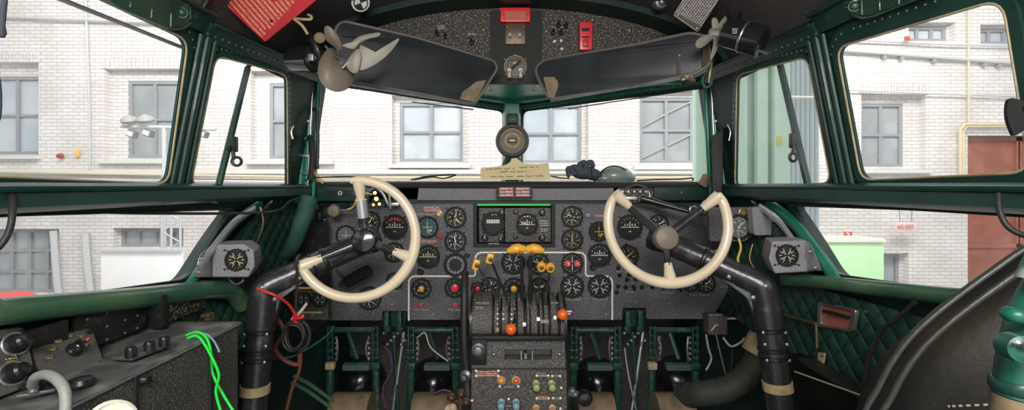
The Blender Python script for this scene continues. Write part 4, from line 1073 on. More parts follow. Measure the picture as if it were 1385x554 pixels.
# red tie and coiled black cable on the left column
cc = thing('cable_coil', 'coil of black cable tied in red hanging beside the left column', 'cable coil', P(400, 452, 1.26))
b = MB(); c0 = P(400, 453, 1.27)
for k in range(9):
    R = .040-.0012*k; o = V((random.uniform(-.007, .007), -.004*k+.015, random.uniform(-.006, .006)))
    pts = [c0+o+V((math.cos(a)*R*(.80+.03*(k % 4)), math.sin(a*2+k)*.004, math.sin(a)*R*1.15)) for a in [2*PI*j/22 for j in range(22)]]
    b.tube(pts, .0021, 6, closed=True)
b.build('coil_loop', 'rubber', cc)
b = MB(); b.tube(smooth_path(pp([(399, 432, 1.24), (402, 380, 1.21), (401, 352, 1.19), (406, 344, 1.20)])), .0036, 8); b.build('coil_lead', 'rubber', cc)
b = MB(); b.ring(P(401, 429, 1.255), (1, 0, .2), .013, .004, 14, 6); b.tube(smooth_path(pp([(396, 430, 1.24), (408, 429, 1.23), (410, 425, 1.23)])), .004, 6); o = b.build('red_tie', 'red_bright', cc); o['label'] = 'red wrapped tie'
b = MB(); b.tube(smooth_path(pp([(395, 431, 1.25), (404, 424, 1.24), (415, 410, 1.24)])), .004, 8); b.build('loose_end', 'white_cable', cc)
tag(MB().tube(smooth_path(pp([(348, 389, 1.160), (356, 393, 1.155), (372, 399, 1.16), (390, 411, 1.20), (401, 428, 1.23)])), .0034, 8).build('red_cable', 'red_cable', loc=P(370, 400, 1.17)), 'red cord running from the left elbow to the cable coil', 'cord')
tag(MB().tube(smooth_path(pp([(366, 428, 1.32), (376, 432, 1.3), (384, 450, 1.3), (372, 470, 1.31), (384, 486, 1.3), (404, 492, 1.3), (404, 470, 1.31)])), .006, 8).build('brown_hose', 'brown_cable', loc=P(380, 450, 1.3)), 'thin brown hose looping behind the cable coil', 'hose')
tag(MB().tube(smooth_path(pp([(407, 470, 1.3), (405, 500, 1.3), (395, 525, 1.3), (384, 570, 1.3)])), .005, 8).build('brown_hose', 'brown_cable', loc=P(400, 500, 1.3)), 'thin brown hose hanging below the cable coil to the floor', 'hose')
b = MB(); b.cyl(P(355, 480, 1.33), P(372, 480, 1.32), .013, .013, 12); b.cyl(P(366, 480, 1.322), P(370, 480, 1.32), .017, .017, 6)
tag(b.build('pipe_union', 'brown_metal', loc=P(362, 480, 1.33)), 'reddish pipe union beside the left column tube', 'pipe fitting')
b = MB(); b.tube(smooth_path(pp([(366, 485, 1.32), (400, 480, 1.36), (440, 455, 1.45), (452, 440, 1.5)])), .0022, 6)
tag(b.build('green_wire', 'green_bright', loc=P(400, 480, 1.36)), 'thin green wire running from the pipe union towards the pedals', 'wire')
for k, (o, lab) in enumerate((((0, 0), 'upper of two dark green hoses crossing low towards the left pedal'), ((-3, 9), 'lower of two dark green hoses crossing low towards the left pedal'))):
    b = MB(); b.tube(smooth_path(pp([(398+o[0], 508+o[1], 1.4), (420+o[0], 520+o[1], 1.45), (448+o[0], 540+o[1], 1.5)])), .006, 8); tag(b.build('green_hose', 'green_tube', loc=P(420, 520+o[1], 1.45)), lab, 'hose')
# cloth-wrapped hose from pillar
b = MB(); b.tube(smooth_path(pp([(418, 268, 1.52), (412, 290, 1.5), (404, 312, 1.5), (397, 332, 1.52), (385, 346, 1.6)])), [.030-.0004*k for k in range(25)], 14)
tag(b.build('wrapped_hose', 'green_cloth', loc=P(405, 300, 1.5)), 'thick hose wrapped in green cloth dropping from the left pillar', 'hose')
b = MB(); b.tube(smooth_path(pp([(408, 266, 1.5), (392, 272, 1.42), (376, 284, 1.36), (330, 288, 1.2), (200, 288, .98), (60, 284, .78), (-120, 280, .6)])), .0035, 8)
tag(b.build('black_cable', 'rubber', loc=P(330, 285, 1.2)), 'black cable stretched along the belt across the lower left window', 'cable')
b = MB(); b.tube(smooth_path(pp([(352, 280, 1.3), (356, 300, 1.3), (350, 322, 1.3), (343, 335, 1.3)])), .003, 6)
tag(b.build('brown_wire', 'brown_metal', loc=P(352, 300, 1.3)), 'brown wire curving down behind the grey left gauge box', 'wire')

# grey gauge boxes on the sills
def gbox(lab, px, gx, Y, flip):
    t = thing('gauge_box', lab, 'gauge box', P(gx, 375, Y))
    s = -1 if flip else 1
    b = MB(); fr = [P(x, y, Y) for x, y in px]; bk_ = [p+V((s*-.03, .09, .0)) for p in fr]
    n = len(fr); b.add(fr+bk_, [tuple(range(n)), tuple(range(2*n-1, n-1, -1))]+[(i, (i+1) % n, n+(i+1) % n, n+i) for i in range(n)])
    b.build('box_body', 'grey_box', t, bevel=.004); 
    gauge(t, gx, 351 if not flip else 345, 13, 'xx', (), Y=Y-.001, face='dial_face', tick='dial_cream')
    for dx in (-16, 16):
        for dy in (-13, 13): screw(t, P(gx+dx, (351 if not flip else 345)+dy, Y-.001), .003, 'matte_black')
    return t
g1 = gbox('grey crackle-painted gauge box on the left sill', [(286, 331), (330, 330), (343, 339), (344, 360), (336, 375), (286, 375)], 320, 1.16, False)
b = MB(); b.hexa([P(262, 375, 1.10), P(286, 375, 1.159), P(286, 331, 1.159), P(270, 345, 1.10), P(262, 375, 1.12), P(286, 375, 1.2), P(286, 331, 1.2), P(270, 345, 1.12)]); b.build('mounting_flange', 'aluminium', g1, bevel=.002)
for x, y in ((272, 350), (268, 368)): screw(g1, P(x, y, 1.105), .004)
g2 = gbox('grey crackle-painted gauge box on the right sill', [(1045, 326), (1092, 325), (1104, 367), (1048, 370), (1040, 350)], 1064, 1.16, True)
b = MB(); b.hexa([P(1092, 366, 1.158), P(1112, 366, 1.12), P(1096, 328, 1.12), P(1090, 325, 1.158), P(1092, 366, 1.2), P(1112, 366, 1.14), P(1096, 328, 1.14), P(1090, 325, 1.2)]); b.build('mounting_flange', 'aluminium', g2, bevel=.002)
for x, y in ((1096, 340), (1103, 362)): screw(g2, P(x, y, 1.12), .004)
b = MB(); b.tube(smooth_path(pp([(308, 375, 1.2), (318, 384, 1.19), (328, 380, 1.19), (330, 372, 1.2)])), .003, 6); tag(b.build('wire_loop', 'dull_steel', loc=P(320, 380, 1.2)), 'bare wire loop under the left gauge box', 'wire')

# ================================================================ rudder pedals
def pedal(xl, xr, lab):
    Y = 1.72; t = thing('rudder_pedal', lab, 'pedal', P((xl+xr)/2, 554, Y), 'rudder pedals under the panel')
    z0 = -.93
    for i, x in enumerate((xl, xr)):
        b = MB(); a = P(x, 440, Y); c = P(x, 500, Y-.04); e = P(x+(2 if i else -2), 565, Y-.05)
        # twin link plates above, bar below
        b.box((a+c)/2+V((-.009, 0, 0)), (.006, .014, (a-c).length), bev=.002); b.box((a+c)/2+V((.009, 0, 0)), (.006, .014, (a-c).length), bev=.002)
        for k in range(6):
            q = a+(c-a)*(k+.3)/6; b.cyl(q+V((-.013, -.004, 0)), q+V((.013, -.004, 0)), .004, None, 8); b.ring(q+V((0, -.012, 0)), (1, 0, 0), .009, .003, 10, 5)
        b.build('link_chain', 'green_pedal', t)
        b = MB(); b.tube([c+V((0, 0, .01)), e, V((e.x, e.y, .0))], .0135, 8); b.build('pedal_arm', 'green_pedal', t)
        b = MB(); b.box(P(x, 494, Y-.062), (.032, .022, .024), bev=.003); b.build('pivot_block', 'tan_band' if (x in (xl,) and lab.startswith('outer')) else 'green_pedal', t)
        b = MB(); p = P(x+(8 if i == 0 else -9), 455, Y-.01); b.tube(smooth_path([p, p+V((.008*(1 if i == 0 else -1), -.01, -.04)), p+V((0, 0, -.09))]), .004, 6)
        for k in range(5): b.lathe(p+V((.003, -.008, -.02*k)), (0, -1, 0), [(.006, 0), (.004, .006), (0, .007)], 6)
        b.build('linkage', 'dull_steel', t)
    b = MB(); b.cyl(P(xl+3, 446, Y), P(xr-3, 446, Y), .010, None, 14); b.build('cross_bar', 'green_pedal', t)
    b = MB(); a = P(xl+18, 495, Y-.05); c = P(xr-7, 495, Y-.05); b.box((a+c)/2, ((c-a).x, .030, .020), bev=.003)
    for k in range(12): b.box(V((a.x+(c.x-a.x)*(k+.5)/12, a.y-.016, a.z)), (.004, .004, .018))
    b.build('foot_tread', 'tread_green', t)
    b = MB(); b.tube([P(xl+24, 450, Y), P(xl+36, 485, Y-.03)], .010, 8); b.build('strut', 'green_paint', t)
    b = MB(); b.cyl(P(xl+4, 556, Y-.12), P(xr-6, 556, Y-.12), .062, None, 20)
    for k in range(16): q = P(xl+4+(xr-xl-10)*(k+.5)/16, 556, Y-.12); b.cyl(q-V((.002, 0, 0)), q+V((.002, 0, 0)), .0635, None, 20)
    b.build('foot_roller', 'tan_wood', t)
pedal(447, 508, 'outer left rudder pedal, a green frame beside the left column')
pedal(556, 616, 'inner left rudder pedal, a green frame next to the throttle pedestal')
pedal(776, 835, 'inner right rudder pedal, a green frame next to the throttle pedestal')
pedal(882, 940, 'outer right rudder pedal, a green frame beside the thick bent duct')
# green hinge brackets with push rods between the pedals
for x, lab in ((534, 'green hinge bracket between the two left rudder pedals'), (858, 'green hinge bracket between the two right rudder pedals')):
    t = thing('hinge_bracket', lab, 'bracket', P(x, 440, 1.69))
    b = MB(); b.plate([P(x-16, 421, 1.70), P(x+16, 421, 1.70), P(x+14, 442, 1.70), P(x-14, 442, 1.70)], [], V((0, .02, 0))); b.build('bracket_plate', 'green_paint', t, bevel=.002)
    for d in (-10, 7):
        b = MB(); b.box(P(x+d, 434, 1.68), (.018, .04, .075), bev=.004); b.cyl(P(x+d-4, 444, 1.67), P(x+d+4, 444, 1.67), .010, None, 10); b.build('hinge_lug', 'green_pedal', t)
    for d, e in ((-2, 4), (12, -4)):
        b = MB(); b.tube([P(x+d, 448, 1.69), P(x+e, 560, 1.66)], .007, 8); b.build('push_rod', 'green_paint' if d < 0 else 'steel', t)
    b = MB()
    for k in range(7): b.lathe(P(x-14+k*4.6, 450+5*((k*3) % 4), 1.675), (0, -1, .3), [(.007, 0), (.006, .006), (.003, .01), (0, .01)], 6)
    b.build('linkage', 'dull_steel', t)
for i, (pts, m, r, lab) in enumerate([
    ([(520, 468, 1.66), (528, 480, 1.65), (530, 500, 1.64), (518, 525, 1.63), (522, 552, 1.62)], 'purple_cable', .0035, 'dark red-purple wire hanging between the left pedals'),
    ([(566, 455, 1.68), (575, 450, 1.67), (583, 470, 1.66), (606, 488, 1.66)], 'white_cable', .0025, 'pale wire drooping across the inner left pedal'),
    ([(585, 532, 1.55), (600, 527, 1.55), (612, 530, 1.55)], 'purple_cable', .003, 'violet wire lying on the inner left roller'),
    ([(845, 470, 1.66), (850, 505, 1.64), (862, 560, 1.62)], 'steel', .004, 'bright braided push cable between the right pedals'),
    ([(958, 432, 1.6), (1002, 432, 1.6), (1008, 455, 1.58), (990, 468, 1.58), (978, 456, 1.6)], 'white_cable', .0035, 'thick pale wire looping under the right end of the panel'),
    ([(955, 452, 1.58), (958, 470, 1.58), (962, 485, 1.58), (955, 500, 1.58)], 'grey_cable', .0035, 'grey wire hanging below the black box right of the pedals'),
    ([(968, 448, 1.58), (972, 468, 1.58), (980, 500, 1.58), (985, 520, 1.58)], 'dull_steel', .003, 'thin wire hanging beside the grey one below the black box'),
    ([(990, 465, 1.58), (990, 490, 1.58), (984, 514, 1.58)], 'rubber', .003, 'black wire dropping onto the bent duct')]):
    tag(MB().tube(smooth_path(pp(pts)), r, 8).build('loose_wire', m, loc=P(*pts[0])), lab, 'wire')
t = thing('relay_box', 'small black box with a red dot below the right end of the panel', 'box', P(967, 440, 1.6))
b = MB(); b.box(P(967, 437, 1.61), (.065, .05, .065), bev=.004); b.build('box_body', 'crackle_soft', t); strip(t, 957, 424, 978, 427, 'small_print', Y=1.582); lamp(t, P(970, 439, 1.584), .004, 'red_bright'); b = MB(); b.tube(smooth_path(pp([(962, 447, 1.57), (968, 440, 1.56), (971, 438, 1.578)])), .003, 6); b.build('short_lead', 'white_cable', t)
# big bent duct lower right
b = MB(); pts = smooth_path(pp([(1032, 452, 1.5), (1026, 480, 1.5), (1012, 505, 1.5), (985, 525, 1.5), (950, 532, 1.52), (925, 534, 1.6)]), 8); b.tube(pts, [.040+.0015*math.sin(k*1.6) for k in range(len(pts))], 18)
du = thing('air_duct', 'thick dark bent air duct curving low behind the right column', 'duct', P(985, 520, 1.5)); b.build('duct_hose', 'duct', du)
b = MB(); b.tube(pp([(1033, 455, 1.49), (1022, 478, 1.49)]), .045, 18); b.build('tape_wrap', 'tan_band', du)
b = MB(); b.tube(smooth_path(pp([(1022, 425, 1.45), (1024, 450, 1.44), (1030, 478, 1.43), (1038, 500, 1.43)])), .004, 6); tag(b.build('yellow_wire', 'tan_band', loc=P(1025, 450, 1.44)), 'frayed tan wire hanging beside the right column tube', 'wire')
# dark round boots behind pedals, and heater pipes at the floor
for x, y, lab in ((490, 512, 'dark rubber boot behind the outer left pedal'), (588, 515, 'dark rubber boot behind the inner left pedal'), (806, 514, 'dark rubber boot behind the inner right pedal'), (912, 512, 'dark rubber boot behind the outer right pedal')):
    b = MB(); b.lathe(P(x, y, 2.26), (0, -1, 0), [(.12, 0), (.115, .04), (.09, .07), (.085, .10), (.05, .13), (0, .14)], 28); tag(b.build('rubber_boot', 'gloss_black', loc=P(x, y, 2.26)), lab, 'boot', 'rubber boots on the bulkhead')
# ================================================================ throttle pedestal
ped = thing('throttle_pedestal', 'black centre pedestal with yellow and orange topped levers and coloured knobs', 'pedestal', (0, 1.45, 0))
cy, cz, cr_ = 1.49, ZC-.442, .092
def arcprism(x0, x1, r, a0, a1, n=18, mi=0, b=None, inner=.0):
    vs = []; 
    for x in (x0, x1):
        for k in range(n+1):
            a = a0+(a1-a0)*k/n; vs.append(V((x, cy-math.cos(a)*r, cz+math.sin(a)*r)))
        vs.append(V((x, cy, cz)) if not inner else V((x, cy, cz-.04)))
    m = n+2; b.add(vs, [tuple(range(m)), tuple(range(2*m-1, m-1, -1))]+[(i, (i+1) % m, m+(i+1) % m, m+i) for i in range(m)], mi)
def X(px, Y=1.41): return (px-CX)/F*Y
segs = [(638, 665.5), (668.5, 674.5), (679, 687), (690.5, 697), (700, 708), (712.5, 716), (718, 727), (730, 733.5), (736, 741.5), (745, 754), (758, 764)]
b = MB()
for x0, x1 in segs: arcprism(X(x0), X(x1), cr_, -1.1, 2.6, b=b)
b.build('quadrant_drum', 'crackle_soft', ped, bevel=.0012)
b = MB(); arcprism(X(638.5), X(763.5), cr_-.020, -1.1, 2.6, b=b); b.build('drum_core', 'matte_black', ped)
for x in (X(637), X(764.5)):
    b = MB(); arcprism(x-.004, x+.004, cr_+.006, -1.15, 2.65, b=b); b.build('side_plate', 'black_metal', ped)
# serrated scale rims and bright bits on the drum
for px, a0 in ((679, .35), (690, .35), (671, .2), (694, .2)):
    b = MB()
    for k in range(6):
        a = a0+k*.16; q = V((X(px+2), cy-math.cos(a)*(cr_+.002), cz+math.sin(a)*(cr_+.002))); b.box(q, (.007, .006, .006), rot=Matrix.Rotation(-a, 3, 'X'), bev=.001)
    b.build('chain_stop', 'dull_steel', ped)
for px, a in ((673, .02), (687, .06), (709, .18), (728, .35), (751, .4)):
    b = MB(); q = V((X(px), cy-math.cos(a)*(cr_+.001), cz+math.sin(a)*(cr_+.001))); b.box(q, (.011, .006, .012), rot=Matrix.Rotation(-a, 3, 'X'), bev=.002); b.build('stop_pin', 'tan_band' if px < 700 else 'aluminium', ped)
for x0, x1, a in ((642, 662, .9), (700, 709, 1.05), (730, 742, .28), (745, 757, .9), (642, 655, .72)):
    b = MB(); vs = []
    for da in (-.055, .055):
        for x in (x0, x1): vs.append(V((X(x), cy-math.cos(a+da)*(cr_+.0015), cz+math.sin(a+da)*(cr_+.0015))))
    b.add(vs, [(0, 1, 3, 2)]); b.build('scale_label', 'small_print', ped, smooth=False, uvquad=(vs[0], vs[1], vs[2]))
def lever(pxk, pyk, Yk, pxb, pyb, r, kind, m, Yb=1.44, rodm='black_metal', lab=None):
    k = P(pxk, pyk, Yk); bb = P(pxb, pyb, Yb); b = MB(); d = (k-bb).normalized()
    b.tube([bb, bb+(k-bb)*.5, k], [r*1.15, r, r*.9], 8, flat=1.0); b.box(bb, (.009, .03, .04), bev=.002); o = b.build('lever_arm', rodm, ped)
    g = MB()
    if kind == 'tee_l' or kind == 'tee_r':
        s_ = -1 if kind == 'tee_l' else 1
        # swept grip: rounded block that tapers outward
        path = [k+V((-s_*.004, 0, .006)), k+V((s_*.010, -.004, .008)), k+V((s_*.026, -.006, .006)), k+V((s_*.038, -.004, .001))]
        g.tube(path, [.013, .0165, .0145, .009], 14); g.ball(path[-1], .009, seg=10); g.ball(path[0], .013, seg=10); g.ball(k+V((s_*.003, -.012, -.005)), .010, seg=12)
    elif kind == 'block':
        ax = Matrix.Rotation(.25, 3, 'Y'); g.box(k+d*.008, (.024, .028, .034), rot=ax, bev=.007); 
    elif kind == 'round': g.ball(k+d*.006, .0155, (1, .95, 1.1), 16); g.lathe(k+d*.002-V((0, .012, 0)), (0, -1, 0), [(.009, 0), (.0105, .004), (.006, .008), (0, .009)], 14)
    elif kind == 'ball': g.ball(k, .0165, seg=20)
    kn = g.build('lever_knob', m, ped); kn['label'] = lab or 'yellow grip of the lever'
    if kind in ('block', 'tee_l', 'tee_r', 'round'):
        s = MB(); q = k+V((.003 if kind == 'tee_r' else (-.003 if kind == 'tee_l' else 0), -.021 if kind.startswith('tee') else -.016, -.004 if kind.startswith('tee') else .006)); s.lathe(q, (0, -1, 0), [(.007, 0), (.0072, .004), (.004, .006), (0, .006)], 12); s.build('knob_screw', 'brown_metal', kn)
lever(646, 360, 1.48, 676, 408, .0042, 'block', 'yellow', lab='yellow block grip of the far left lever')
lever(664, 352, 1.50, 688, 408, .0042, 'block', 'yellow', lab='yellow block grip of the second lever')
lever(705, 339, 1.46, 707, 418, .0058, 'tee_l', 'yellow', lab='left half of the large yellow throttle grip')
lever(717, 339, 1.46, 717.5, 418, .0058, 'tee_r', 'yellow', lab='right half of the large yellow throttle grip')
lever(732, 363, 1.47, 727, 402, .0042, 'round', 'yellow', lab='rounded yellow grip of the fifth lever')
lever(744, 364, 1.47, 738, 402, .0042, 'round', 'yellow', lab='rounded yellow grip of the sixth lever')
lever(691, 445, 1.33, 697, 428, .003, 'ball', 'orange', Yb=1.41, lab='orange ball low on the drum')
lever(761, 425, 1.36, 755, 420, .003, 'ball', 'orange', Yb=1.42, lab='orange ball at the right side of the drum')
b = MB(); b.cyl(P(764, 424, 1.40), P(771, 424, 1.40), .010, None, 12); b.cyl(P(764, 421, 1.39), P(773, 421, 1.39), .004, None, 8); b.build('side_shaft', 'dull_steel', ped)
# body with sloping front
def prism(pl_, name, m, bev=.003, holes=[], d=V((0, .16, 0)), label=None):
    b = MB(); b.plate(pl_, holes, d); o = b.build(name, m, ped, bevel=bev)
    if label: o['label'] = label
    return o
Yf = 1.385
prism([P(637, 499, Yf), P(766, 499, Yf), P(764, 452, Yf+.02), P(638, 452, Yf+.02)], 'upper_housing', 'crackle_soft', holes=[[P(683, 486, Yf+.005), P(746, 486, Yf+.005), P(746, 473, Yf+.01), P(683, 473, Yf+.01)]])
b = MB(); b.box(P(700, 455, 1.385), (S(124, 1.385), .03, .012), bev=.003); b.build('housing_lip', 'black_metal', ped)
b = MB(); b.box(P(714, 479.5, 1.42), (.15, .01, .034)); b.build('counter_window', 'gloss_black', ped)
b = MB()
for x in (705, 720): b.box(P(x, 479.5, 1.388), (.004, .01, .030))
b.box(P(711, 481, 1.39), (.008, .006, .016)); b.build('window_divider', 'dull_steel', ped)
b = MB(); b.box(P(648, 473, 1.378), (S(20, 1.38), .012, S(38, 1.38)), bev=.003); b.build('corner_plate', 'black_metal', ped)
b = MB(); b.lathe(P(647, 472, 1.375), (0, -1, 0), [(.020, 0), (.020, .006), (.014, .010), (.012, .018), (.006, .020), (0, .02)], 18); b.build('round_cover', 'dull_steel', ped)
b = MB(); b.hexa([P(636, 700, 1.37), P(769, 700, 1.37), P(766.5, 500, 1.37), P(637.5, 500, 1.37), P(636, 700, 1.37)+V((0, .2, 0)), P(769, 700, 1.37)+V((0, .2, 0)), P(766.5, 500, 1.37)+V((0, .2, 0)), P(637.5, 500, 1.37)+V((0, .2, 0))]); b.build('lower_panel', 'crackle_soft', ped, bevel=.002)
b = MB(); z = P(0, 500, 1.37).z; b.hexa([V((-.125, 1.40, .0)), V((.165, 1.40, .0)), V((.165, 1.40, z)), V((-.125, 1.40, z)), V((-.125, 1.62, 0)), V((.165, 1.62, 0)), V((.165, 1.56, z+.08)), V((-.125, 1.56, z+.08))]); b.build('pedestal_body', 'black_metal', ped)
Yl = 1.368
for x, y, m, k in ((678, 514, 'amber_lens', 'lamp'), (698, 514, 'orange', 'lamp'), (725, 518, 'olive_lens', 'drop'), (746, 518, 'olive_lens', 'drop'), (678, 543, 'blue_lens', 'drop'), (698, 543, 'blue_lens', 'drop'), (725, 551, 'tan_knob', 'drop'), (747, 551, 'tan_knob', 'drop'), (700, 556, 'red_dull', 'drop')):
    C = P(x, y, Yl)
    if k == 'lamp': lamp(ped, C, .0095, m, ring='tan_band', label='orange round indicator in a pale ring')
    else:
        b = MB(); b.lathe(C, (0, -1, 0), [(.011, 0), (.011, .004), (.006, .006), (.006, .014), (.010, .018), (.012, .026), (.009, .034), (0, .037)], 18); b.v = b.v
        o = b.build('control_knob', m, ped); o['label'] = {'olive_lens': 'yellow-green knob', 'blue_lens': 'pale blue knob', 'tan_knob': 'tan knob', 'red_dull': 'dull red knob'}[m]
for a in ((643, 501, 675, 509, 'red_small_print'), (724, 503, 740, 505, 'small_print'), (725, 506, 742, 509, 'red_small_print'), (749, 506, 757, 509, 'small_print'), (681, 521, 696, 524, 'small_print'), (726, 535, 742, 540, 'red_small_print'), (749, 536, 757, 540, 'small_print'), (684, 547, 692, 550, 'small_print')):
    strip(ped, *a, Y=Yl-.001)
for x, y in ((644, 501), (674, 501), (644, 508), (674, 508), (676, 522), (701, 522), (726, 507.5), (741.5, 507.5), (747, 508), (757.5, 508), (688, 539), (726, 538), (742, 538), (748, 538), (758, 538), (759, 524), (638.5, 541), (657, 458), (668, 479), (757, 479), (748, 458), (758, 552)):
    screw(ped, P(x, y, Yl-.002 if y > 499 else 1.375), .0038, 'white_paint' if y > 499 else 'steel')
# vertical black hose beside the pedestal
b = MB(); b.tube(smooth_path(pp([(629, 368, 1.50), (628, 400, 1.45), (628, 450, 1.43), (630, 488, 1.43), (636, 520, 1.44)])), .012, 10)
tag(b.build('black_hose', 'rubber', loc=P(628, 440, 1.44)), 'upright black hose running down the left side of the pedestal', 'hose')
t = thing('valve_cluster', 'small metal valve cluster on the floor left of the pedestal', 'valve', P(622, 545, 1.36))
b = MB(); b.cyl(P(606, 543, 1.38), P(634, 543, 1.37), .012, None, 10); b.cyl(P(622, 552, 1.37), P(622, 530, 1.37), .009, None, 10)
for x, y in ((611, 535), (624, 530), (613, 548), (631, 541)): b.lathe(P(x, y, 1.36), (0, -1, 0), [(.013, 0), (.013, .008), (.009, .012), (.006, .018), (0, .02)], 8)
b.build('valve_body', 'brown_metal', t); b = MB(); b.cyl(P(604, 552, 1.34), P(618, 560, 1.33), .016, .012, 12); b.ball(P(612, 551, 1.335), .013); b.build('valve_knob', 'tan_band', t)
t = thing('rotary_valve', 'black ribbed knob on a short pipe right of the pedestal', 'knob', P(790, 535, 1.32))
b = MB(); b.lathe(P(790, 535, 1.33), (0, -1, 0), [(.014, -.02), (.020, 0), (.0225, .004), (.0225, .020), (.018, .027), (0, .028)], 20); b.build('knob_cap', 'gloss_black', t); b = MB(); b.cyl(P(769, 531, 1.36), P(786, 534, 1.36), .010, None, 10); b.lathe(P(774, 528, 1.35), (0, -1, 0), [(.012, 0), (.008, .01), (0, .012)], 6); b.build('pipe_stub', 'dull_steel', t)
t = thing('pipe_joint', 'round metal pipe joint on the left flank of the pedestal', 'pipe fitting', P(632, 508, 1.42))
b = MB(); b.lathe(P(631, 507, 1.42), (-.3, -1, 0), [(.018, 0), (.018, .008), (.010, .014), (.009, .026), (0, .028)], 14); b.cyl(P(631, 507, 1.43), P(633, 535, 1.43), .007, None, 8); b.build('joint_body', 'dull_steel', t)

# ================================================================ overhead panel
OY = 1.60
oh = thing('overhead_panel', 'speckled arched overhead panel with switches and a red guarded switch', 'overhead panel', P(696, 70, OY))
b = MB(); arc = []
for k in range(41):
    a = PI*k/40; x = -(AX-.004)*math.cos(a); z = .352+(.285-.004)*math.sin(a)
    if z > .40: arc.append(V((x, OY, ZC+z)))
c_ = [arc[-1]+V((0, 0, 0)), V((.60, OY, ZC+.36)), V((.34, OY+.02, ZC+.345)), V((.1, OY+.05, ZC+.335)), V((-.1, OY+.05, ZC+.335)), V((-.34, OY+.02, ZC+.345)), V((-.60, OY, ZC+.36))]
front = arc[1:-1]+[V((.60, OY, ZC+.372)), V((.12, OY, ZC+.352)), V((-.12, OY, ZC+.352)), V((-.60, OY, ZC+.372))]
b.plate(front, [], V((0, .012, 0))); b.build('panel_board', 'crackle_black', oh)
b = MB(); b.plate(rnd([P(663, 113, OY-.008), P(733, 113, OY-.008), P(733, 14, OY-.008), P(663, 14, OY-.008)], .008), [], V((0, .008, 0))); o = b.build('centre_plate', 'matte_black', oh, bevel=.001)
b = MB(); b.box(P(697, 21, OY-.018), (S(40, OY), .02, S(19, OY)), bev=.004); o = b.build('red_cover', 'red_bright', oh); strip(oh, 681, 15, 713, 27, 'red_print', Y=OY-.030)
b = MB(); b.box(P(697, 46, OY-.012), (S(27, OY), .012, S(28, OY)), bev=.002); o = b.build('switch_plate', 'brown_metal', oh)
for x in (690, 703):
    b = MB(); C = P(x, 46, OY-.018); b.lathe(C, AXG, [(.008, 0), (.008, .003), (.004, .006), (0, .006)], 12); b.tube([C, C+V((0, -.016, -.010))], [.003, .0042], 8); b.build('toggle_switch', 'aluminium', oh)
for x, y in ((686, 36), (708, 36), (697, 57)): screw(oh, P(x, y, OY-.019), .003, 'brass')
b = MB(); b.lathe(P(697, 90, OY-.008), AXG, [(.040, 0), (.040, .006), (.036, .008), (.036, .004), (0, .004)], 30); b.build('round_switch_plate', 'black_metal', oh)
b = MB(); b.ring(P(697, 90, OY-.016), AXG, .038, .0016, 30, 6); b.build('plate_ring', 'tan_band', oh)
for x in (689, 704):
    b = MB(); C = P(x, 96, OY-.014); b.cyl(C, C+V((0, -.012, 0)), .007, None, 10); b.tube([C+V((0, -.010, 0)), C+V((0, -.030, -.016)), C+V((0, -.032, -.030))], [.004, .0055, .0065], 8); b.build('toggle_lever', 'ivory', oh)
b = MB(); b.box(P(697, 84, OY-.014), (.024, .006, .018), bev=.002); b.tube([P(689, 95, OY-.02), P(704, 82, OY-.02)], .0035, 6); b.build('magneto_key', 'brown_metal', oh)
for x, y in ((683, 80), (711, 80), (684, 101), (710, 101), (697, 74)): screw(oh, P(x, y, OY-.015), .0028, 'brass')
b = MB(); b.box(P(792, 50, OY-.014), (S(17, OY), .024, S(37, OY)), bev=.004); b.build('red_guard', 'red_bright', oh)
b = MB(); b.box(P(792, 58, OY-.030), (.018, .014, .026), bev=.003); b.build('guard_lever', 'red', oh); b = MB(); b.box(P(792, 40, OY-.0275), (.026, .004, .010)); b.box(P(792, 50, OY-.0275), (.026, .004, .004)); b.build('guard_slot', 'matte_black', oh)
b = MB(); b.box(P(783, 50, OY-.004), (.005, .008, S(33, OY))); b.box(P(801, 50, OY-.004), (.005, .008, S(33, OY))); b.build('guard_rail', 'black_metal', oh)
for x, y, m in ((560+94, 40, 'brass'), (638, 58, 'brass'), (739, 42, 'brass'), (851, 41, 'brass'), (801, 27, 'brass'), (584+6, 48, 'dull_steel'), (605, 50, 'dull_steel'), (750, 56, 'white_paint'), (759, 55, 'white_paint'), (760, 66, 'white_paint'), (750, 66, 'dull_steel'), (605, 21, 'dull_steel'), (566, 35, 'dull_steel'), (665, 22, 'brass'), (731, 22, 'brass')):
    screw(oh, P(x, y, OY-.003), .0052, m)
for a in ((591, 34, 602, 40, 'small_print'), (632, 45, 645, 48, 'small_print'), (748, 36, 770, 38, 'small_print')): strip(oh, *a, Y=OY-.002)
for x, y in ((591, 47), (603, 50), (638, 58), (748, 45), (759, 45), (755, 35), (765, 36)):
    b = MB(); C = P(x, y, OY); b.lathe(C, AXG, [(.009, 0), (.009, .004), (.005, .008), (0, .008)], 12); b.tube([C+V((0, -.006, 0)), C+V((0, -.02, .008))], [.0025, .0038], 8); b.build('toggle_switch', 'black_metal', oh)
for x, y in ((520, 30), (545, 18), (575, 26), (880, 62), (866, 30), (900, 70), (910, 20), (700, 6)): screw(oh, P(x, y, OY-.003), .0042, 'dull_steel')
b = MB(); C = P(736, 117, OY); b.box(C, (.03, .03, .012), bev=.003); b.tube([C, C+V((0, -.02, -.015))], .003, 6); b.build('hook', 'brass', oh)

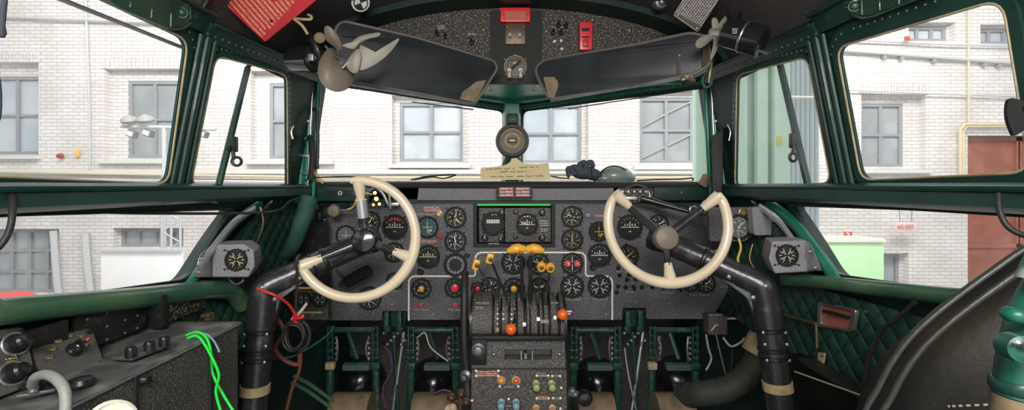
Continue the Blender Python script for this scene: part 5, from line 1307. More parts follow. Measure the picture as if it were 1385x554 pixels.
# ceiling fittings
def on_ceiling(x, y, k=.985):
    lo, hi = .2, 1.6
    for _ in range(40):
        m_ = (lo+hi)/2; X_ = (x-CX)/F*m_; Z_ = (HY-y)/F*m_; inside = abs(X_) < AX and Z_ < ceil_z(X_)
        if inside: lo = m_
        else: hi = m_
    return P(x, y, lo*k)
def badge():
    BY = on_ceiling(488, 4, .975).y; t = thing('round_badge', 'round black and white quartered badge on the ceiling', 'badge', P(488, 4, BY))
    b = MB(); b.lathe(P(488, 4, BY+.008), AXG, [(.028, 0), (.028, .003), (0, .003)], 28); b.build('badge_disc', 'dial_white', t)
    C = P(488, 4, BY+.003); 
    b = MB(); b.ring(C, AXG, .021, .0018, 28, 6)
    for a in (.4, .4+PI):
        vs = [C]+[C+V((math.cos(a+PI/2*k/6), 0, math.sin(a+PI/2*k/6)))*.019 for k in range(7)]; b.add(vs+[v+V((0, -.0015, 0)) for v in vs], [tuple(range(8)), tuple(range(15, 7, -1))])
    b.build('badge_mark', 'matte_black', t)
badge()
t = thing('rotary_fitting', 'round metal fitting on the ceiling behind the printed placard', 'fitting', P(893, 4, 1.45))
b = MB(); b.lathe(P(893, 3, 1.45), (0, -1, -.3), [(.024, -.01), (.024, .006), (.018, .014), (.010, .016), (.008, .028), (0, .03)], 18); b.build('fitting_body', 'dull_steel', t)
# red placard hanging on the left of the ceiling, and the black printed one on the right
def placard(name, lab, pts, th, m, edge, d, holes=()):
    t = thing(name, lab, 'placard', sum(pts, V((0, 0, 0)))/4)
    b = MB(); b.plate([p+d for p in rnd(pts, .004, 3)], [], d*3); b.build('plate_back', edge, t)
    b = MB(); n = (pts[1]-pts[0]).cross(pts[3]-pts[0]).normalized(); n = n if n.y < 0 else -n
    q = [p*.97+(sum(pts, V((0, 0, 0)))/4)*.03+n*.0005 for p in pts]; b.plate(q, [], -n*.0004); b.build('printed_face', m, t, smooth=False, uvquad=(q[0], q[1], q[3]))
    return t
# corners: bottom (358,56) is one corner; edges run up-left to (297,0) and up-right to (428,0)
q0 = P(358, 56, 1.16); q1 = P(279, -17, 1.10); q3 = P(450, -19, 1.12); q2 = q1+q3-q0
pt_ = placard('red_placard', 'red printed warning placard hanging corner-down from the ceiling', [q1, q0, q3, q2], .003, 'red_print', 'red', V((0, .001, 0)))
screw(pt_, P(367, 28, 1.14), .004, 'matte_black')
b = MB(); b.tube(smooth_path(pp([(397, 25, 1.15), (408, 26, 1.14), (420, 26, 1.14), (421, 22, 1.14), (417, 20, 1.15)])), .0034, 8); b.tube(smooth_path(pp([(397, 25, 1.15), (409, 35, 1.15), (416, 46, 1.16)])), .0036, 8)
tag(b.build('knotted_string', 'tan_band', loc=P(408, 28, 1.15)), 'tan string knotted at the edge of the red placard', 'string')
q0 = P(944, 43, 1.30); q1 = P(911, 20, 1.30); q3 = P(985, -20, 1.25); q2 = q1+q3-q0
pb = placard('printed_placard', 'black placard printed with fine pale lines by the right ceiling', [q1, q2, q3, q0], .003, 'black_print', 'tan_band', V((0, .001, 0)))
for x, y in ((917, 20), (943, 38)): screw(pb, P(x, y, 1.295), .003, 'aluminium')
# quilted green roof pads lying on the flank of the ceiling arch
for sg, lab, pts in ((-1, 'green quilted roof pad above the large left window', [(96, -60), (150, 4), (228, 38), (246, 40), (266, 22), (284, -6), (300, -60)]), (1, 'green quilted roof pad above the large right window', [(1128, -60), (1140, 0), (1148, 14), (1162, 24), (1180, 22), (1300, -26), (1330, -60)])):
    loop = []
    rp_ = rnd([V((x, y, 0)) for x, y in pts], 12)
    for i in range(len(rp_)):
        a, c = rp_[i], rp_[(i+1) % len(rp_)]; n_ = max(1, int((c-a).length/12))
        loop += [a+(c-a)*k/n_ for k in range(n_)]
    t = thing('roof_pad', lab, 'pad', on_ceiling(*pts[2]))
    l3 = [on_ceiling(p.x, p.y) for p in loop]; l4 = [on_ceiling(p.x, p.y, .972) for p in loop]
    cpx = sum(loop, V((0, 0, 0)))/len(loop); l5 = [on_ceiling(p.x+(cpx.x-p.x)*.06, p.y+(cpx.y-p.y)*.06, .962) for p in loop]
    n_ = len(loop); tr = tessellate_polygon([[V((p.x+(cpx.x-p.x)*.06, p.y+(cpx.y-p.y)*.06, 0)) for p in loop]])
    b = MB(); b.add(l3+l4+l5, [(i, (i+1) % n_, n_+(i+1) % n_, n_+i) for i in range(n_)]+[(n_+i, n_+(i+1) % n_, 2*n_+(i+1) % n_, 2*n_+i) for i in range(n_)]+[tuple(2*n_+q for q in f) for f in tr])
    b.build('quilted_pad', 'pad_green', t)
    b = MB(); b.tube([p for p in l4], .0035, 8, closed=True); b.build('piping', 'green_tube', t)
    segs_ = [((205, -40), (205, 24)), ((176, -40), (176, 10)), ((232, -40), (231, 36)), ((258, -40), (257, 26)), ((150, -8), (270, 12))] if sg < 0 else [((1165, -40), (1166, 20)), ((1190, -40), (1190, 14)), ((1216, -40), (1216, 6)), ((1142, 4), (1230, -14))]
    for a, c in segs_:
        b = MB(); b.tube([on_ceiling(a[0]+(c[0]-a[0])*k/8, a[1]+(c[1]-a[1])*k/8, .960) for k in range(9)], .0016, 6); b.build('seam', 'green_tube', t)
    c = on_ceiling(246, 17, .955) if sg < 0 else on_ceiling(1156, 8, .955); ax = (V((0, 0, ZC))-c).normalized()
    b = MB(); b.ring(c, ax, .010, .0014, 18, 6); b.lathe(c, ax, [(.006, 0), (.005, .002), (.002, .004), (0, .004)], 14); b.build('snap_fastener', 'green_tube', t)

# ================================================================ sun visors
def visor(lab, pts, Y0, Y1, patch, bracket, seam):
    def YY(x): return Y0+(Y1-Y0)*abs(x-CX)/260
    t = thing('sun_visor', lab, 'sun visor', P(pts[0][0], pts[0][1], YY(pts[0][0])))
    loop = rnd([P(x, y, YY(x)) for x, y in pts], .018)
    b = MB(); b.plate(loop, [], V((0, .004, 0))); b.build('tinted_panel', 'visor_tint', t, smooth=False)
    b = MB(); b.tube([p+V((0, .002, 0)) for p in loop], .0048, 8, closed=True); b.build('edge_binding', 'visor_edge', t)
    b = MB(); b.plate([P(x, y, YY(x)-.002) for x, y in patch], [], V((0, .0015, 0))); b.build('tan_patch', 'tan_wood', t, smooth=False)
    for (x0, y0, x1, y1) in bracket:
        b = MB(); b.plate([P(x0, y0, YY(x0)-.006), P(x0+6, y0, YY(x0)-.006), P(x1+6, y1, YY(x1)-.006), P(x1, y1, YY(x1)-.006)], [], V((0, .005, 0))); b.build('hinge_strap', 'brown_metal', t, bevel=.001)
        screw(t, P(x0+3, y0+3, YY(x0)-.008), .003, 'tan_band')
    b = MB(); b.tube(pp([(seam[0], seam[1], YY(seam[0])+.004), (seam[2], seam[3], YY(seam[2])+.004)]), .0048, 6); b.build('lower_rod', 'dull_steel', t)
    return t
visor('large tinted sun visor left of the overhead panel', [(452, 40), (462, 28), (560, 50), (668, 82), (673, 92), (642, 141), (575, 128), (462, 108)], 1.50, 1.30, [(622, 134), (626, 124), (645, 110), (658, 108), (643, 138)], [], (468, 113, 640, 141))
visor('large tinted sun visor right of the overhead panel', [(724, 92), (735, 81), (850, 62), (935, 44), (958, 50), (962, 85), (942, 99), (850, 118), (743, 134), (727, 104)], 1.50, 1.30, [(735, 104), (753, 104), (755, 116), (750, 132), (742, 132)], [(916, 72, 916, 100), (950, 50, 950, 90)], (745, 136, 938, 103))
t = thing('visor_hinge', 'metal swivel joint at the outer end of the right sun visor', 'hinge', P(930, 104, 1.33))
b = MB(); b.lathe(P(930, 104, 1.33), (.2, -1, .2), [(.016, -.01), (.016, .008), (.010, .014), (0, .016)], 10); b.lathe(P(924, 107, 1.33), (-.4, -1, .1), [(.011, 0), (.008, .012), (0, .014)], 8); b.ball(P(936, 108, 1.33), .011); b.build('joint_body', 'brown_metal', t)
b = MB(); b.tube(pp([(936, 104, 1.34), (952, 96, 1.33), (960, 84, 1.33)]), .006, 8); b.build('joint_arm', 'dull_steel', t)
t = thing('cable_loop', 'green and black wire loop hanging below the right fan', 'wire', P(958, 105, 1.35))
b = MB(); b.tube(smooth_path(pp([(965, 80, 1.34), (958, 92, 1.34), (950, 108, 1.35), (954, 118, 1.36), (962, 112, 1.36), (961, 96, 1.36), (963, 84, 1.35)])), .004, 8); b.build('loop_wire', 'green_cloth', t)
b = MB(); b.tube(smooth_path(pp([(963, 84, 1.33), (960, 100, 1.33), (958, 112, 1.34)])), .003, 6); b.build('tan_wire', 'brass', t)
# fine rods hanging under each visor
for x0, y0, x1, y1, lab in ((558, 138, 640, 148, 'thin wiper shaft seen below the left sun visor'), (768, 147, 925, 123, 'thin wiper shaft seen below the right sun visor')):
    b = MB(); b.tube(pp([(x0, y0, 1.98), (x1, y1, 1.9)]), .003, 6); tag(b.build('wiper_shaft', 'rubber', loc=P(x0, y0, 1.95)), lab, 'rod')

# ================================================================ fans
def blade(b, c, ax, ang, L, w0, w1, twist, tipfwd=0.0, th=.0025, n=8, curve=0.0):
    ax = V(ax).normalized(); u, w = b.frame(ax); e = u*math.cos(ang)+w*math.sin(ang); f = ax.cross(e)
    vs = []
    for k in range(n+1):
        t = k/n; r = .012+L*t; wd = w0+(w1-w0)*math.sin(PI*min(1, t*.75+.12)); wd *= (1 if t < .85 else math.sqrt(max(.02, 1-((t-.85)/.15)**2)))
        tw = twist*(1-t*.5); d = f*math.cos(tw)+ax*math.sin(tw); nn = f*(-math.sin(tw))+ax*math.cos(tw)
        cc = c+e*r+f*curve*t*t+ax*tipfwd*t*t
        for s_, h in ((-1, 1), (1, 1), (1, -1), (-1, -1)): vs.append(cc+d*wd*.5*s_+nn*th*.5*h)
    fs = [(k*4+j, k*4+(j+1) % 4, k*4+4+(j+1) % 4, k*4+4+j) for k in range(n) for j in range(4)]+[(0, 1, 2, 3), (n*4+3, n*4+2, n*4+1, n*4)]
    b.add(vs, fs)
ft = thing('cockpit_fan', 'small fan with bare brown rubber blades by the left sun visor', 'fan', P(455, 75, 1.2))
FY = 1.17
b = MB(); b.cyl(P(398, 80, 1.26), P(426, 80, 1.22), .033, .036, 22); b.lathe(P(426, 80, 1.22), (1, -.35, 0), [(.036, 0), (.034, .008), (.014, .02), (.010, .03)], 20); b.build('motor_body', 'gloss_black', ft)
b = MB(); b.tube([P(404, 82, 1.235), P(440, 84, 1.20)], .005, 8); b.box(P(421, 78, 1.18), (.014, .01, .018), bev=.002); b.build('motor_strap', 'dull_steel', ft)
b = MB(); b.tube(smooth_path(pp([(417, 46, 1.20), (424, 56, 1.19), (430, 68, 1.19), (434, 80, 1.2)])), .010, 10); b.build('swivel_arm', 'black_metal', ft)
b = MB(); b.lathe(P(433, 52, 1.18), (.2, -1, 0), [(.013, 0), (.014, .006), (.009, .010), (0, .011)], 14); b.build('wing_nut', 'tan_wood', ft)
hubc = P(466, 82, 1.165)
b = MB(); b.lathe(hubc+V((-.018, .02, 0)), (.85, -.5, 0), [(.010, -.03), (.012, 0), (.013, .012), (.008, .02), (0, .021)], 16); b.build('fan_hub', 'dull_steel', ft)
def leaf(name, m, outline, Yf_, lab=None, th=.003, bulge=.014, par=None):
    """one rubber blade: outline in view, with its own pitch and belly"""
    pts = smooth_path([P(x, y, Yf_(x, y)) for x, y in outline], 5, closed=True); c = sum(pts, V((0, 0, 0)))/len(pts)
    n = len(pts); vs = []; rings = (1.0, .75, .45, .15)
    for q in rings:
        for p in pts: vs.append(c+(p-c)*q+V((0, -bulge*(1-q*q), 0)))
    vs.append(c+V((0, -bulge, 0))); m_ = len(vs); vs += [v+V((0, th, 0)) for v in vs]
    fs = []
    for r_ in range(3):
        for i in range(n):
            j = (i+1) % n; a = (r_*n+i, r_*n+j, (r_+1)*n+j, (r_+1)*n+i); fs += [a, tuple(x+m_ for x in a[::-1])]
    for i in range(n):
        j = (i+1) % n; a = (3*n+i, 3*n+j, 4*n); fs += [a, tuple(x+m_ for x in a[::-1])]; fs.append((i, i+m_, j+m_, j))
    b = MB(); b.add(vs, fs); o = b.build(name, m, par or ft)
    if lab: o['label'] = lab
leaf('fan_blade', 'fan_rubber', [(441, 68), (452, 66), (462, 84), (475, 90), (479, 104), (472, 118), (456, 124), (440, 118), (431, 104), (431, 86)], lambda x, y: 1.165+(x-455)*.0012-(y-95)*.0006, 'broad brown drooping blade', bulge=.028)
leaf('fan_blade', 'fan_rubber', [(439, 37), (446, 36), (457, 48), (462, 62), (460, 68), (450, 62), (440, 52)], lambda x, y: 1.16+(y-50)*.0008, 'upper short brown blade', bulge=.008)
leaf('fan_blade', 'fan_light', [(487, 62), (492, 63), (500, 73), (515, 71), (530, 60), (538, 52), (539, 55), (528, 70), (512, 84), (492, 94), (482, 92), (484, 78)], lambda x, y: 1.16+(x-485)*.0005, 'pale curved blade', bulge=.004)
leaf('fan_blade', 'fan_light', [(462, 61), (474, 58), (484, 50), (498, 46), (513, 44), (512, 49), (498, 53), (488, 58), (482, 64), (476, 66)], lambda x, y: 1.19+(x-465)*.0005, 'thin pale blade', bulge=.004)
leaf('blade_root', 'fan_light', [(484, 66), (488, 78), (484, 96), (476, 98), (468, 88), (472, 78)], lambda x, y: 1.15, 'pale root of the blade', bulge=.006)
b = MB(); b.tube(smooth_path(pp([(440, 62, 1.17), (452, 74, 1.16), (466, 84, 1.15), (474, 92, 1.15)])), .0025, 6); b.tube(smooth_path(pp([(463, 92, 1.15), (474, 80, 1.15), (483, 68, 1.16)])), .003, 6); b.build('blade_clamp', 'steel', ft)

fr_ = thing('cockpit_fan', 'black cylindrical fan seen edge-on beside the right sun visor', 'fan', P(1000, 50, 1.22))
a = P(978, 44, 1.22); c = P(1033, 57, 1.16); d = (c-a).normalized(); L = (c-a).length
b = MB(); b.lathe(a, d, [(.028, 0), (.036, .006), (.037, L*.5), (.0385, L*.5+.001), (.0385, L*.55), (.040, L*.56), (.040, L*.97), (.036, L), (0, L+.002)], 28); b.build('motor_body', 'gloss_black', fr_)
b = MB(); b.lathe(a+d*L*.50, d, [(.039, 0), (.0405, .002), (.0405, .005), (.039, .007)], 28); b.tube([a+d*.01+V((0, -.02, -.030)), c+V((0, -.02, -.034))], .003, 6); b.build('motor_band', 'steel', fr_)
hb = P(966, 44, 1.235); b = MB(); b.lathe(hb, -d, [(.012, -.03), (.012, .0), (.009, .012), (0, .014)], 14); b.build('fan_hub', 'aluminium', fr_)
leaf('fan_blade', 'fan_light', [(963, 27), (968, 24), (972, 32), (972, 50), (970, 66), (963, 80), (961, 78), (965, 62), (964, 44)], lambda x, y: 1.235, bulge=.004, par=fr_)
leaf('fan_blade', 'fan_light', [(941, 62), (943, 54), (952, 48), (962, 46), (966, 50), (958, 58), (947, 65)], lambda x, y: 1.235+(x-965)*.001, bulge=.006, par=fr_)
leaf('fan_blade', 'fan_light', [(966, 42), (974, 30), (981, 22), (983, 27), (978, 38), (970, 48)], lambda x, y: 1.25+(x-965)*.001, bulge=.003, par=fr_)
b = MB(); b.tube(smooth_path(pp([(1002, 15, 1.30), (998, 26, 1.26), (990, 36, 1.24)])), .004, 6); b.tube(smooth_path(pp([(985, 22, 1.3), (968, 40, 1.27), (960, 60, 1.29)])), .006, 8); b.build('mount_bracket', 'black_metal', fr_)
strip(fr_, 990, 38, 999, 46, 'small_print', Y=1.165); 

# ================================================================ compass on the centre post
cp = thing('standby_compass', 'round brown compass hung on the centre post above the card', 'compass', P(693, 190, 1.86))
C = P(693, 190, 1.84); Rr = S(23, 1.84)
b = MB(); b.lathe(C+V((0, .05, 0)), AXG, [(Rr*.75, -.01), (Rr, .0), (Rr, .035), (Rr*.96, .045), (Rr*.82, .049), (Rr*.80, .046), (0, .046)], 36); b.build('compass_body', 'compass_brown', cp)
b = MB(); b.ring(C+V((0, -.002, 0)), AXG, Rr*.86, Rr*.10, 36, 8); b.build('compass_rim', 'compass_brown', cp)
b = MB(); b.ring(C+V((0, .001, 0)), AXG, Rr*.42, .0035, 26, 6)
for k in range(14):
    a_ = 2*PI*k/14; b.lathe(C+V((math.cos(a_)*Rr*.33, -.001, math.sin(a_)*Rr*.33)), AXG, [(.003, 0), (.002, .003), (0, .003)], 6)
b.build('compass_bezel', 'tan_knob', cp)
b = MB(); b.box(C+V((0, .001, 0)), (.034, .006, .018), bev=.002); b.build('compass_window', 'gloss_black', cp)
b = MB(); b.box(C+V((0, -.003, .0)), (.022, .002, .006)); b.build('compass_card', 'dial_cream', cp)
b = MB()
for k in range(26):
    a_ = PI*.12+PI*.76*k/25; q = C+V((math.cos(a_)*Rr*.66, -.0035, math.sin(a_)*Rr*.66)); b.box(q, (.0024, .002, .006), rot=Matrix.Rotation(PI/2-a_, 3, 'Y'))
b.build('bezel_mark', 'tan_band', cp)
b = MB(); b.box(P(693, 161, 1.88), (S(15, 1.88), .04, S(14, 1.88)), bev=.006); b.tube(pp([(688, 166, 1.87), (686, 182, 1.87)]), .005, 6); b.build('bracket', 'green_dark', cp)
b = MB(); b.ring(P(693, 161, 1.855), AXG, .008, .002, 14, 6); b.build('bracket_screw', 'dull_steel', cp)
b = MB(); b.tube(pp([(686, 210, 1.86), (680, 224, 1.85)]), .005, 8); b.build('compass_strut', 'brown_metal', cp); b = MB(); b.tube(pp([(700, 210, 1.86), (707, 222, 1.85)]), .004, 8); b.build('compass_strut', 'brown_metal', cp)

# handwritten card
cd = thing('handwritten_card', 'torn tan card with handwriting propped below the compass', 'card', P(697, 243, 1.70))
def CP(x, y): return P(x, y, 1.70-(243-y)*-.0008)
b = MB(); out = [(650, 243), (650, 229), (651, 226.5), (672, 225), (684, 223), (690, 219), (692, 214), (699, 213.5), (703, 217), (708, 221), (725, 221.5), (742, 220.5), (743, 230), (745, 243)]
b.plate([CP(*p) for p in out], [], V((0, .003, 0))); b.build('card_sheet', 'card', cd, smooth=False)
random.seed(11)
def scrawl(x0, x1, y, h, slope=0.0):
    b = MB(); x = x0
    while x < x1:
        L = random.uniform(6, 13); pts = []; xx = x
        while xx < min(x+L, x1):
            pts.append(CP(xx, y+slope*(xx-x0)+random.uniform(-h, h*.7))+V((0, -.0012, 0))); xx += .75
        if len(pts) > 2: b.tube(pts, .0010, 4)
        x += L+2.2
    b.build('handwriting', 'ink', cd)
scrawl(657, 696, 229, 1.2, -.03); scrawl(702, 728, 226.5, 1.1, -.02); scrawl(676, 712, 232.5, 1.0, -.02); scrawl(664, 694, 239, .9, -.01); scrawl(699, 738, 238, 1.3, .0)

# glove and pouch on the hood
gl = thing('leather_glove', 'crumpled dark blue-black glove lying on the glareshield beside the card', 'glove', P(790, 243, 1.78))
b = MB(); GY = 1.80
b.ball(P(790, 233, GY), .045, (1.15, .8, .62), 18); b.ball(P(801, 236, GY-.01), .032, (1.0, .9, .7), 16)
for pts, r in (([(778, 236), (772, 229), (768, 228), (769, 237)], .011), ([(783, 232), (779, 226), (774, 226)], .012), ([(786, 230), (784, 223), (790, 219)], .012), ([(792, 229), (794, 222), (799, 219), (802, 224)], .012), ([(798, 232), (806, 232), (812, 237)], .011)):
    b.tube(smooth_path([P(x, y, GY-.02) for x, y in pts], 5), [r*(1-.012*k) for k in range((len(pts)-1)*5+1)], 10); b.ball(P(*pts[-1], GY-.02), r*.8, seg=10)
b.build('glove_body', 'blue_cloth', gl); gl_o = gl
b = MB(); b.ring(P(803, 237, GY-.03), (.8, -.3, .2), .024, .004, 20, 6); b.build('glove_cuff', 'rubber', gl)
pc = thing('rubber_pouch', 'shiny grey-green rubber pouch slumped on the glareshield behind the glove', 'pouch', P(832, 243, 1.80))
b = MB(); path = smooth_path(pp([(806, 243, 1.78), (812, 238, 1.78), (820, 231, 1.79), (830, 229, 1.8), (842, 230, 1.82), (852, 236, 1.84), (856, 243, 1.85)]), 5)
b.ball(P(832, 238, 1.82), .066, (1.05, .8, .62), 24); b.ball(P(845, 240, 1.83), .045, (.95, .8, .6), 20); b.ball(P(818, 241, 1.80), .040, (.9, .8, .5), 20); b.build('pouch_body', 'pouch', pc)
b = MB(); b.tube(smooth_path(pp([(812, 234, 1.755), (822, 226, 1.75), (836, 225, 1.76), (848, 231, 1.79)])), .003, 6); b.build('pouch_seam', 'green_dark', pc)
# wires lying on the hood
for pts, lab in (([(560, 243, 1.7), (585, 239, 1.75), (600, 241, 1.75), (616, 236, 1.8), (580, 238, 1.8), (556, 243, 1.72)], 'black wiper blade lying behind the glareshield left of the card'),
                 ([(412, 244, 1.58), (425, 240, 1.59), (462, 239, 1.62), (486, 239, 1.65)], 'thin bent rod behind the glareshield at the left corner of the windscreen'),
                 ([(862, 244, 1.66), (890, 242.5, 1.66), (920, 242, 1.66), (936, 240.5, 1.64), (937, 244, 1.63)], 'thin bent rod behind the glareshield at the right corner of the windscreen'),
                 ([(745, 238, 1.72), (756, 240, 1.74), (770, 241, 1.76)], 'short dark wire lying between the card and the glove')):
    tag(MB().tube(smooth_path(pp(pts)), .003, 6).build('thin_rod', 'rubber', loc=P(*pts[0])), lab, 'rod')
# ================================================================ side window struts
for sg, top, mid, bot, lab in ((-1, (335, 92), (316, 195), (290, 274), 'green-black strut slanting across the small left window'), (1, (1054, 84), (1073, 190), (1097, 270), 'green-black strut slanting across the small right window')):
    Y0 = 1.27 if sg < 0 else 1.30
    t = thing('window_strut', lab, 'strut', P(*bot, Y0-.1))
    a = P(*top, Y0); c = P(*bot, Y0-.12); b = MB(); b.tube([a, c], .0085, 10); b.tube([a+V((.005, -.006, 0)), c+V((.005, -.006, 0))], .0022, 6); b.build('strut_bar', 'green_paint', t)
    m_ = P(*mid, Y0-.07); d = (c-a).normalized()
    b = MB(); b.box(m_, (.016, .018, .04), bev=.003); b.lathe(m_+V((.006*-sg*-1, -.008, -.012)), (0, -1, 0), [(.008, 0), (.006, .008), (0, .009)], 10); b.build('strut_clamp', 'black_metal', t)
    b = MB(); b.ring(m_+V((sg*-.008+.004, -.006, -.045)), (.2, -1, 0), .011, .004, 16, 6, squash=1); b.tube([m_+V((0, -.004, -.015)), m_+V((sg*-.004, -.006, -.036))], .005, 8); b.build('clamp_lever', 'rubber', t)
    b = MB(); b.tube(smooth_path([a, a+V((sg*-.006, 0, .018)), a+V((sg*.03, .0, .026)), a+V((sg*.07, -.04, .022))]), .006, 8); b.build('strut_foot', 'green_dark', t)
# door latches on the windscreen pillars
for x, lab in ((430, 'black upright latch bar at the left end of the windscreen'),):
    t = thing('latch_bar', lab, 'latch', P(x, 190, 1.58)); b = MB(); b.tube(pp([(429, 148, 1.58), (430, 190, 1.58), (429, 226, 1.58)]), .006, 8); b.build('latch_rod', 'rubber', t)
    b = MB()
    for y in (148, 226): b.box(P(427, y, 1.59), (.02, .02, .012), bev=.003)
    b.build('latch_lug', 'black_metal', t)
t = thing('pillar_duct', 'flat dark duct standing against the left windscreen pillar', 'duct', P(418, 230, 1.56)); b = MB(); b.tube(smooth_path(pp([(418, 186, 1.57), (421, 192, 1.56), (422, 215, 1.56), (420, 242, 1.56)])), [.012]*19, 10, flat=.7); b.build('duct_tube', 'rubber', t)
t = thing('pillar_duct', 'tall dark flat duct standing against the right windscreen pillar', 'duct', P(970, 230, 1.52)); b = MB(); b.hexa([P(963, 262, 1.52), P(977, 262, 1.52), P(979, 172, 1.52), P(963, 184, 1.52), P(963, 262, 1.56), P(977, 262, 1.56), P(979, 172, 1.56), P(963, 184, 1.56)]); b.build('duct_body', 'brown_metal', t, bevel=.004); t.children[0].data.materials[0] = M('rubber')
b = MB(); b.tube(smooth_path(pp([(984, 168, 1.5), (988, 178, 1.5), (986, 190, 1.5)])), .0025, 6); tag(b.build('pull_ring', 'steel', loc=P(986, 180, 1.5)), 'thin steel wire loop on the right pillar beside the small window', 'wire')
b = MB(); b.tube(smooth_path(pp([(397, 170, 1.45), (394, 178, 1.45), (396, 188, 1.45)])), .0025, 6); tag(b.build('pull_ring', 'steel', loc=P(396, 180, 1.45)), 'thin steel wire loop on the left pillar beside the small window', 'wire')
b = MB(); b.tube(smooth_path(pp([(422, 230, 1.6), (428, 236, 1.6), (432, 243, 1.6), (438, 247, 1.6)])), .006, 8); tag(b.build('orange_hose', 'tan_knob', loc=P(428, 237, 1.6)), 'short orange-brown hose at the lower left corner of the windscreen', 'hose')
b = MB(); b.box(P(953, 244, 1.6), (.03, .02, .045), rot=Matrix.Rotation(.5, 3, 'Y'), bev=.008); tag(b.build('rusty_clip', 'tan_wood', loc=P(953, 244, 1.6)), 'small rusty clip at the lower right corner of the windscreen', 'clip')
# left rear: tube and cables at the picture edge
t = thing('curtain_bracket', 'dark tube end hanging beside the rear edge of the large left window', 'bracket', P(2, 20, .62)); b = MB(); b.tube(pp([(16, -75, .66), (7, -14, .62), (2, 40, .62)]), .0035, 10); b.lathe(P(1, 44, .62), (0, 0, -1), [(.005, -.008), (.006, 0), (.004, .006), (0, .007)], 12); b.build('tube_end', 'blue_cloth', t)
b = MB(); b.tube(smooth_path(pp([(-30, -60, .62), (-26, 20, .61), (-12, 90, .6), (-5, 108, .6), (-3, 135, .6), (-5, 160, .6), (-14, 175, .6), (-40, 245, .62)])), .004, 8); tag(b.build('dark_strap', 'blue_cloth', loc=P(0, 130, .6)), 'dark strap edge against the large left window', 'strap')
b = MB(); b.tube(smooth_path(pp([(16, 262, .68), (17, 285, .66), (13, 310, .65), (2, 330, .64), (-14, 344, .63)])), .0042, 10); tag(b.build('headset_cord', 'rubber', loc=P(16, 285, .66)), 'thick black cord curving down over the lower left window', 'cord')
b = MB(); b.tube(smooth_path(pp([(1350, 262, .66), (1352, 285, .65), (1364, 307, .64), (1388, 319, .63), (1410, 322, .63)])), .0038, 10); tag(b.build('headset_cord', 'rubber', loc=P(1352, 285, .65)), 'thick black cord curving down over the lower right window', 'cord')
t = thing('headrest', 'black pointed headrest edge against the large right window', 'lamp', P(1375, 158, .6)); b = MB()  # edge of the seat headrest, shaped as a thin black pad
b.plate(rnd(pp([(1365, 131, .6), (1362, 145, .6), (1363, 162, .6), (1372, 185, .6), (1392, 172, .6), (1400, 140, .6)]), .006), [], V((.004, .008, 0))); b.build('headrest_pad', 'matte_black', t); b = MB(); b.tube(pp([(1384, 150, .6), (1420, 140, .6)]), .006, 8); b.build('headrest_arm', 'black_metal', t)

# ================================================================ left console
co = thing('side_console', 'long black crackle-painted console under the left windows', 'console', (-.70, .75, 0))
zt = ZC-.300
b = MB(); b.hexa([V((-.776, -.2, .0)), V((-.615, -.2, .0)), V((-.615, 1.03, .0)), V((-.776, 1.03, .0)), V((-.776, -.2, zt)), V((-.615, -.2, zt)), V((-.615, 1.03, zt-.012)), V((-.776, 1.03, zt-.012))]); b.build('console_body', 'crackle_soft', co, bevel=.003)
b = MB(); b.hexa([V((-.79, -.2, zt+.0)), V((-.612, -.2, zt+.0)), V((-.612, 1.035, zt-.012)), V((-.79, 1.035, zt-.012)), V((-.79, -.2, zt+.004)), V((-.612, -.2, zt+.004)), V((-.612, 1.035, zt-.008)), V((-.79, 1.035, zt-.008))]); b.build('console_top', 'dull_steel', co); co.children[-1].data.materials[0] = M('black_metal')
b = MB(); b.tube([V((-.611, -.2, zt)), V((-.611, 1.03, zt-.012))], .0022, 6); b.build('edge_strip', 'dull_steel', co)
mat('worn_top', (.12, .12, .12), .40, .3, bump=(120, .25), var=(22, (.34, .34, .33), .45, .75)); co.children[1].data.materials[0] = M('worn_top')
for y_ in (.93, .745): b = MB(); b.box((-.6105, y_, zt-.10), (.004, .006, .18)); b.build('panel_seam', 'matte_black', co)
b = MB(); b.lathe(P(193, 513, .609/(CX-193)*F), (1, 0, 0), [(.009, 0), (.009, .003), (.007, .006), (.006, .011), (0, .012)], 18); b.build('push_button', 'black_metal', co)
# back wall of the console under the sill: upright plates
def lip(x, z): return V((x, 0, z))
bw = thing('riveted_backplate', 'upright black panel with rivets standing behind the left console', 'panel', (-.765, .9, zt))
def side_plate(root, x, y0, y1, z0, z1, name, m, th=.008, zb=None):
    b = MB(); b.box((x, (y0+y1)/2, ZC+(z0+z1)/2), (th, y1-y0, z1-z0), bev=.002); return b.build(name, m, root)
side_plate(bw, -.765, .80, .955, -.295, -.225, 'plate', 'black_metal'); side_plate(bw, -.765, .985, 1.14, -.305, -.235, 'crackle_plate', 'crackle_black'); 
b = MB(); b.box((-.745, .965, ZC-.265), (.03, .016, .07), bev=.003); b.build('divider', 'black_metal', bw)
for yy in (.82, .86, .90, .93):
    for z in (-.24, -.265, -.29): screw(bw, V((-.760, yy, ZC+z)), .0026, 'dull_steel', (1, 0, 0))
b = MB(); b.box((-.758, .58, ZC-.262), (.008, .40, .07), bev=.002); b.build('rear_plate', 'black_metal', bw)

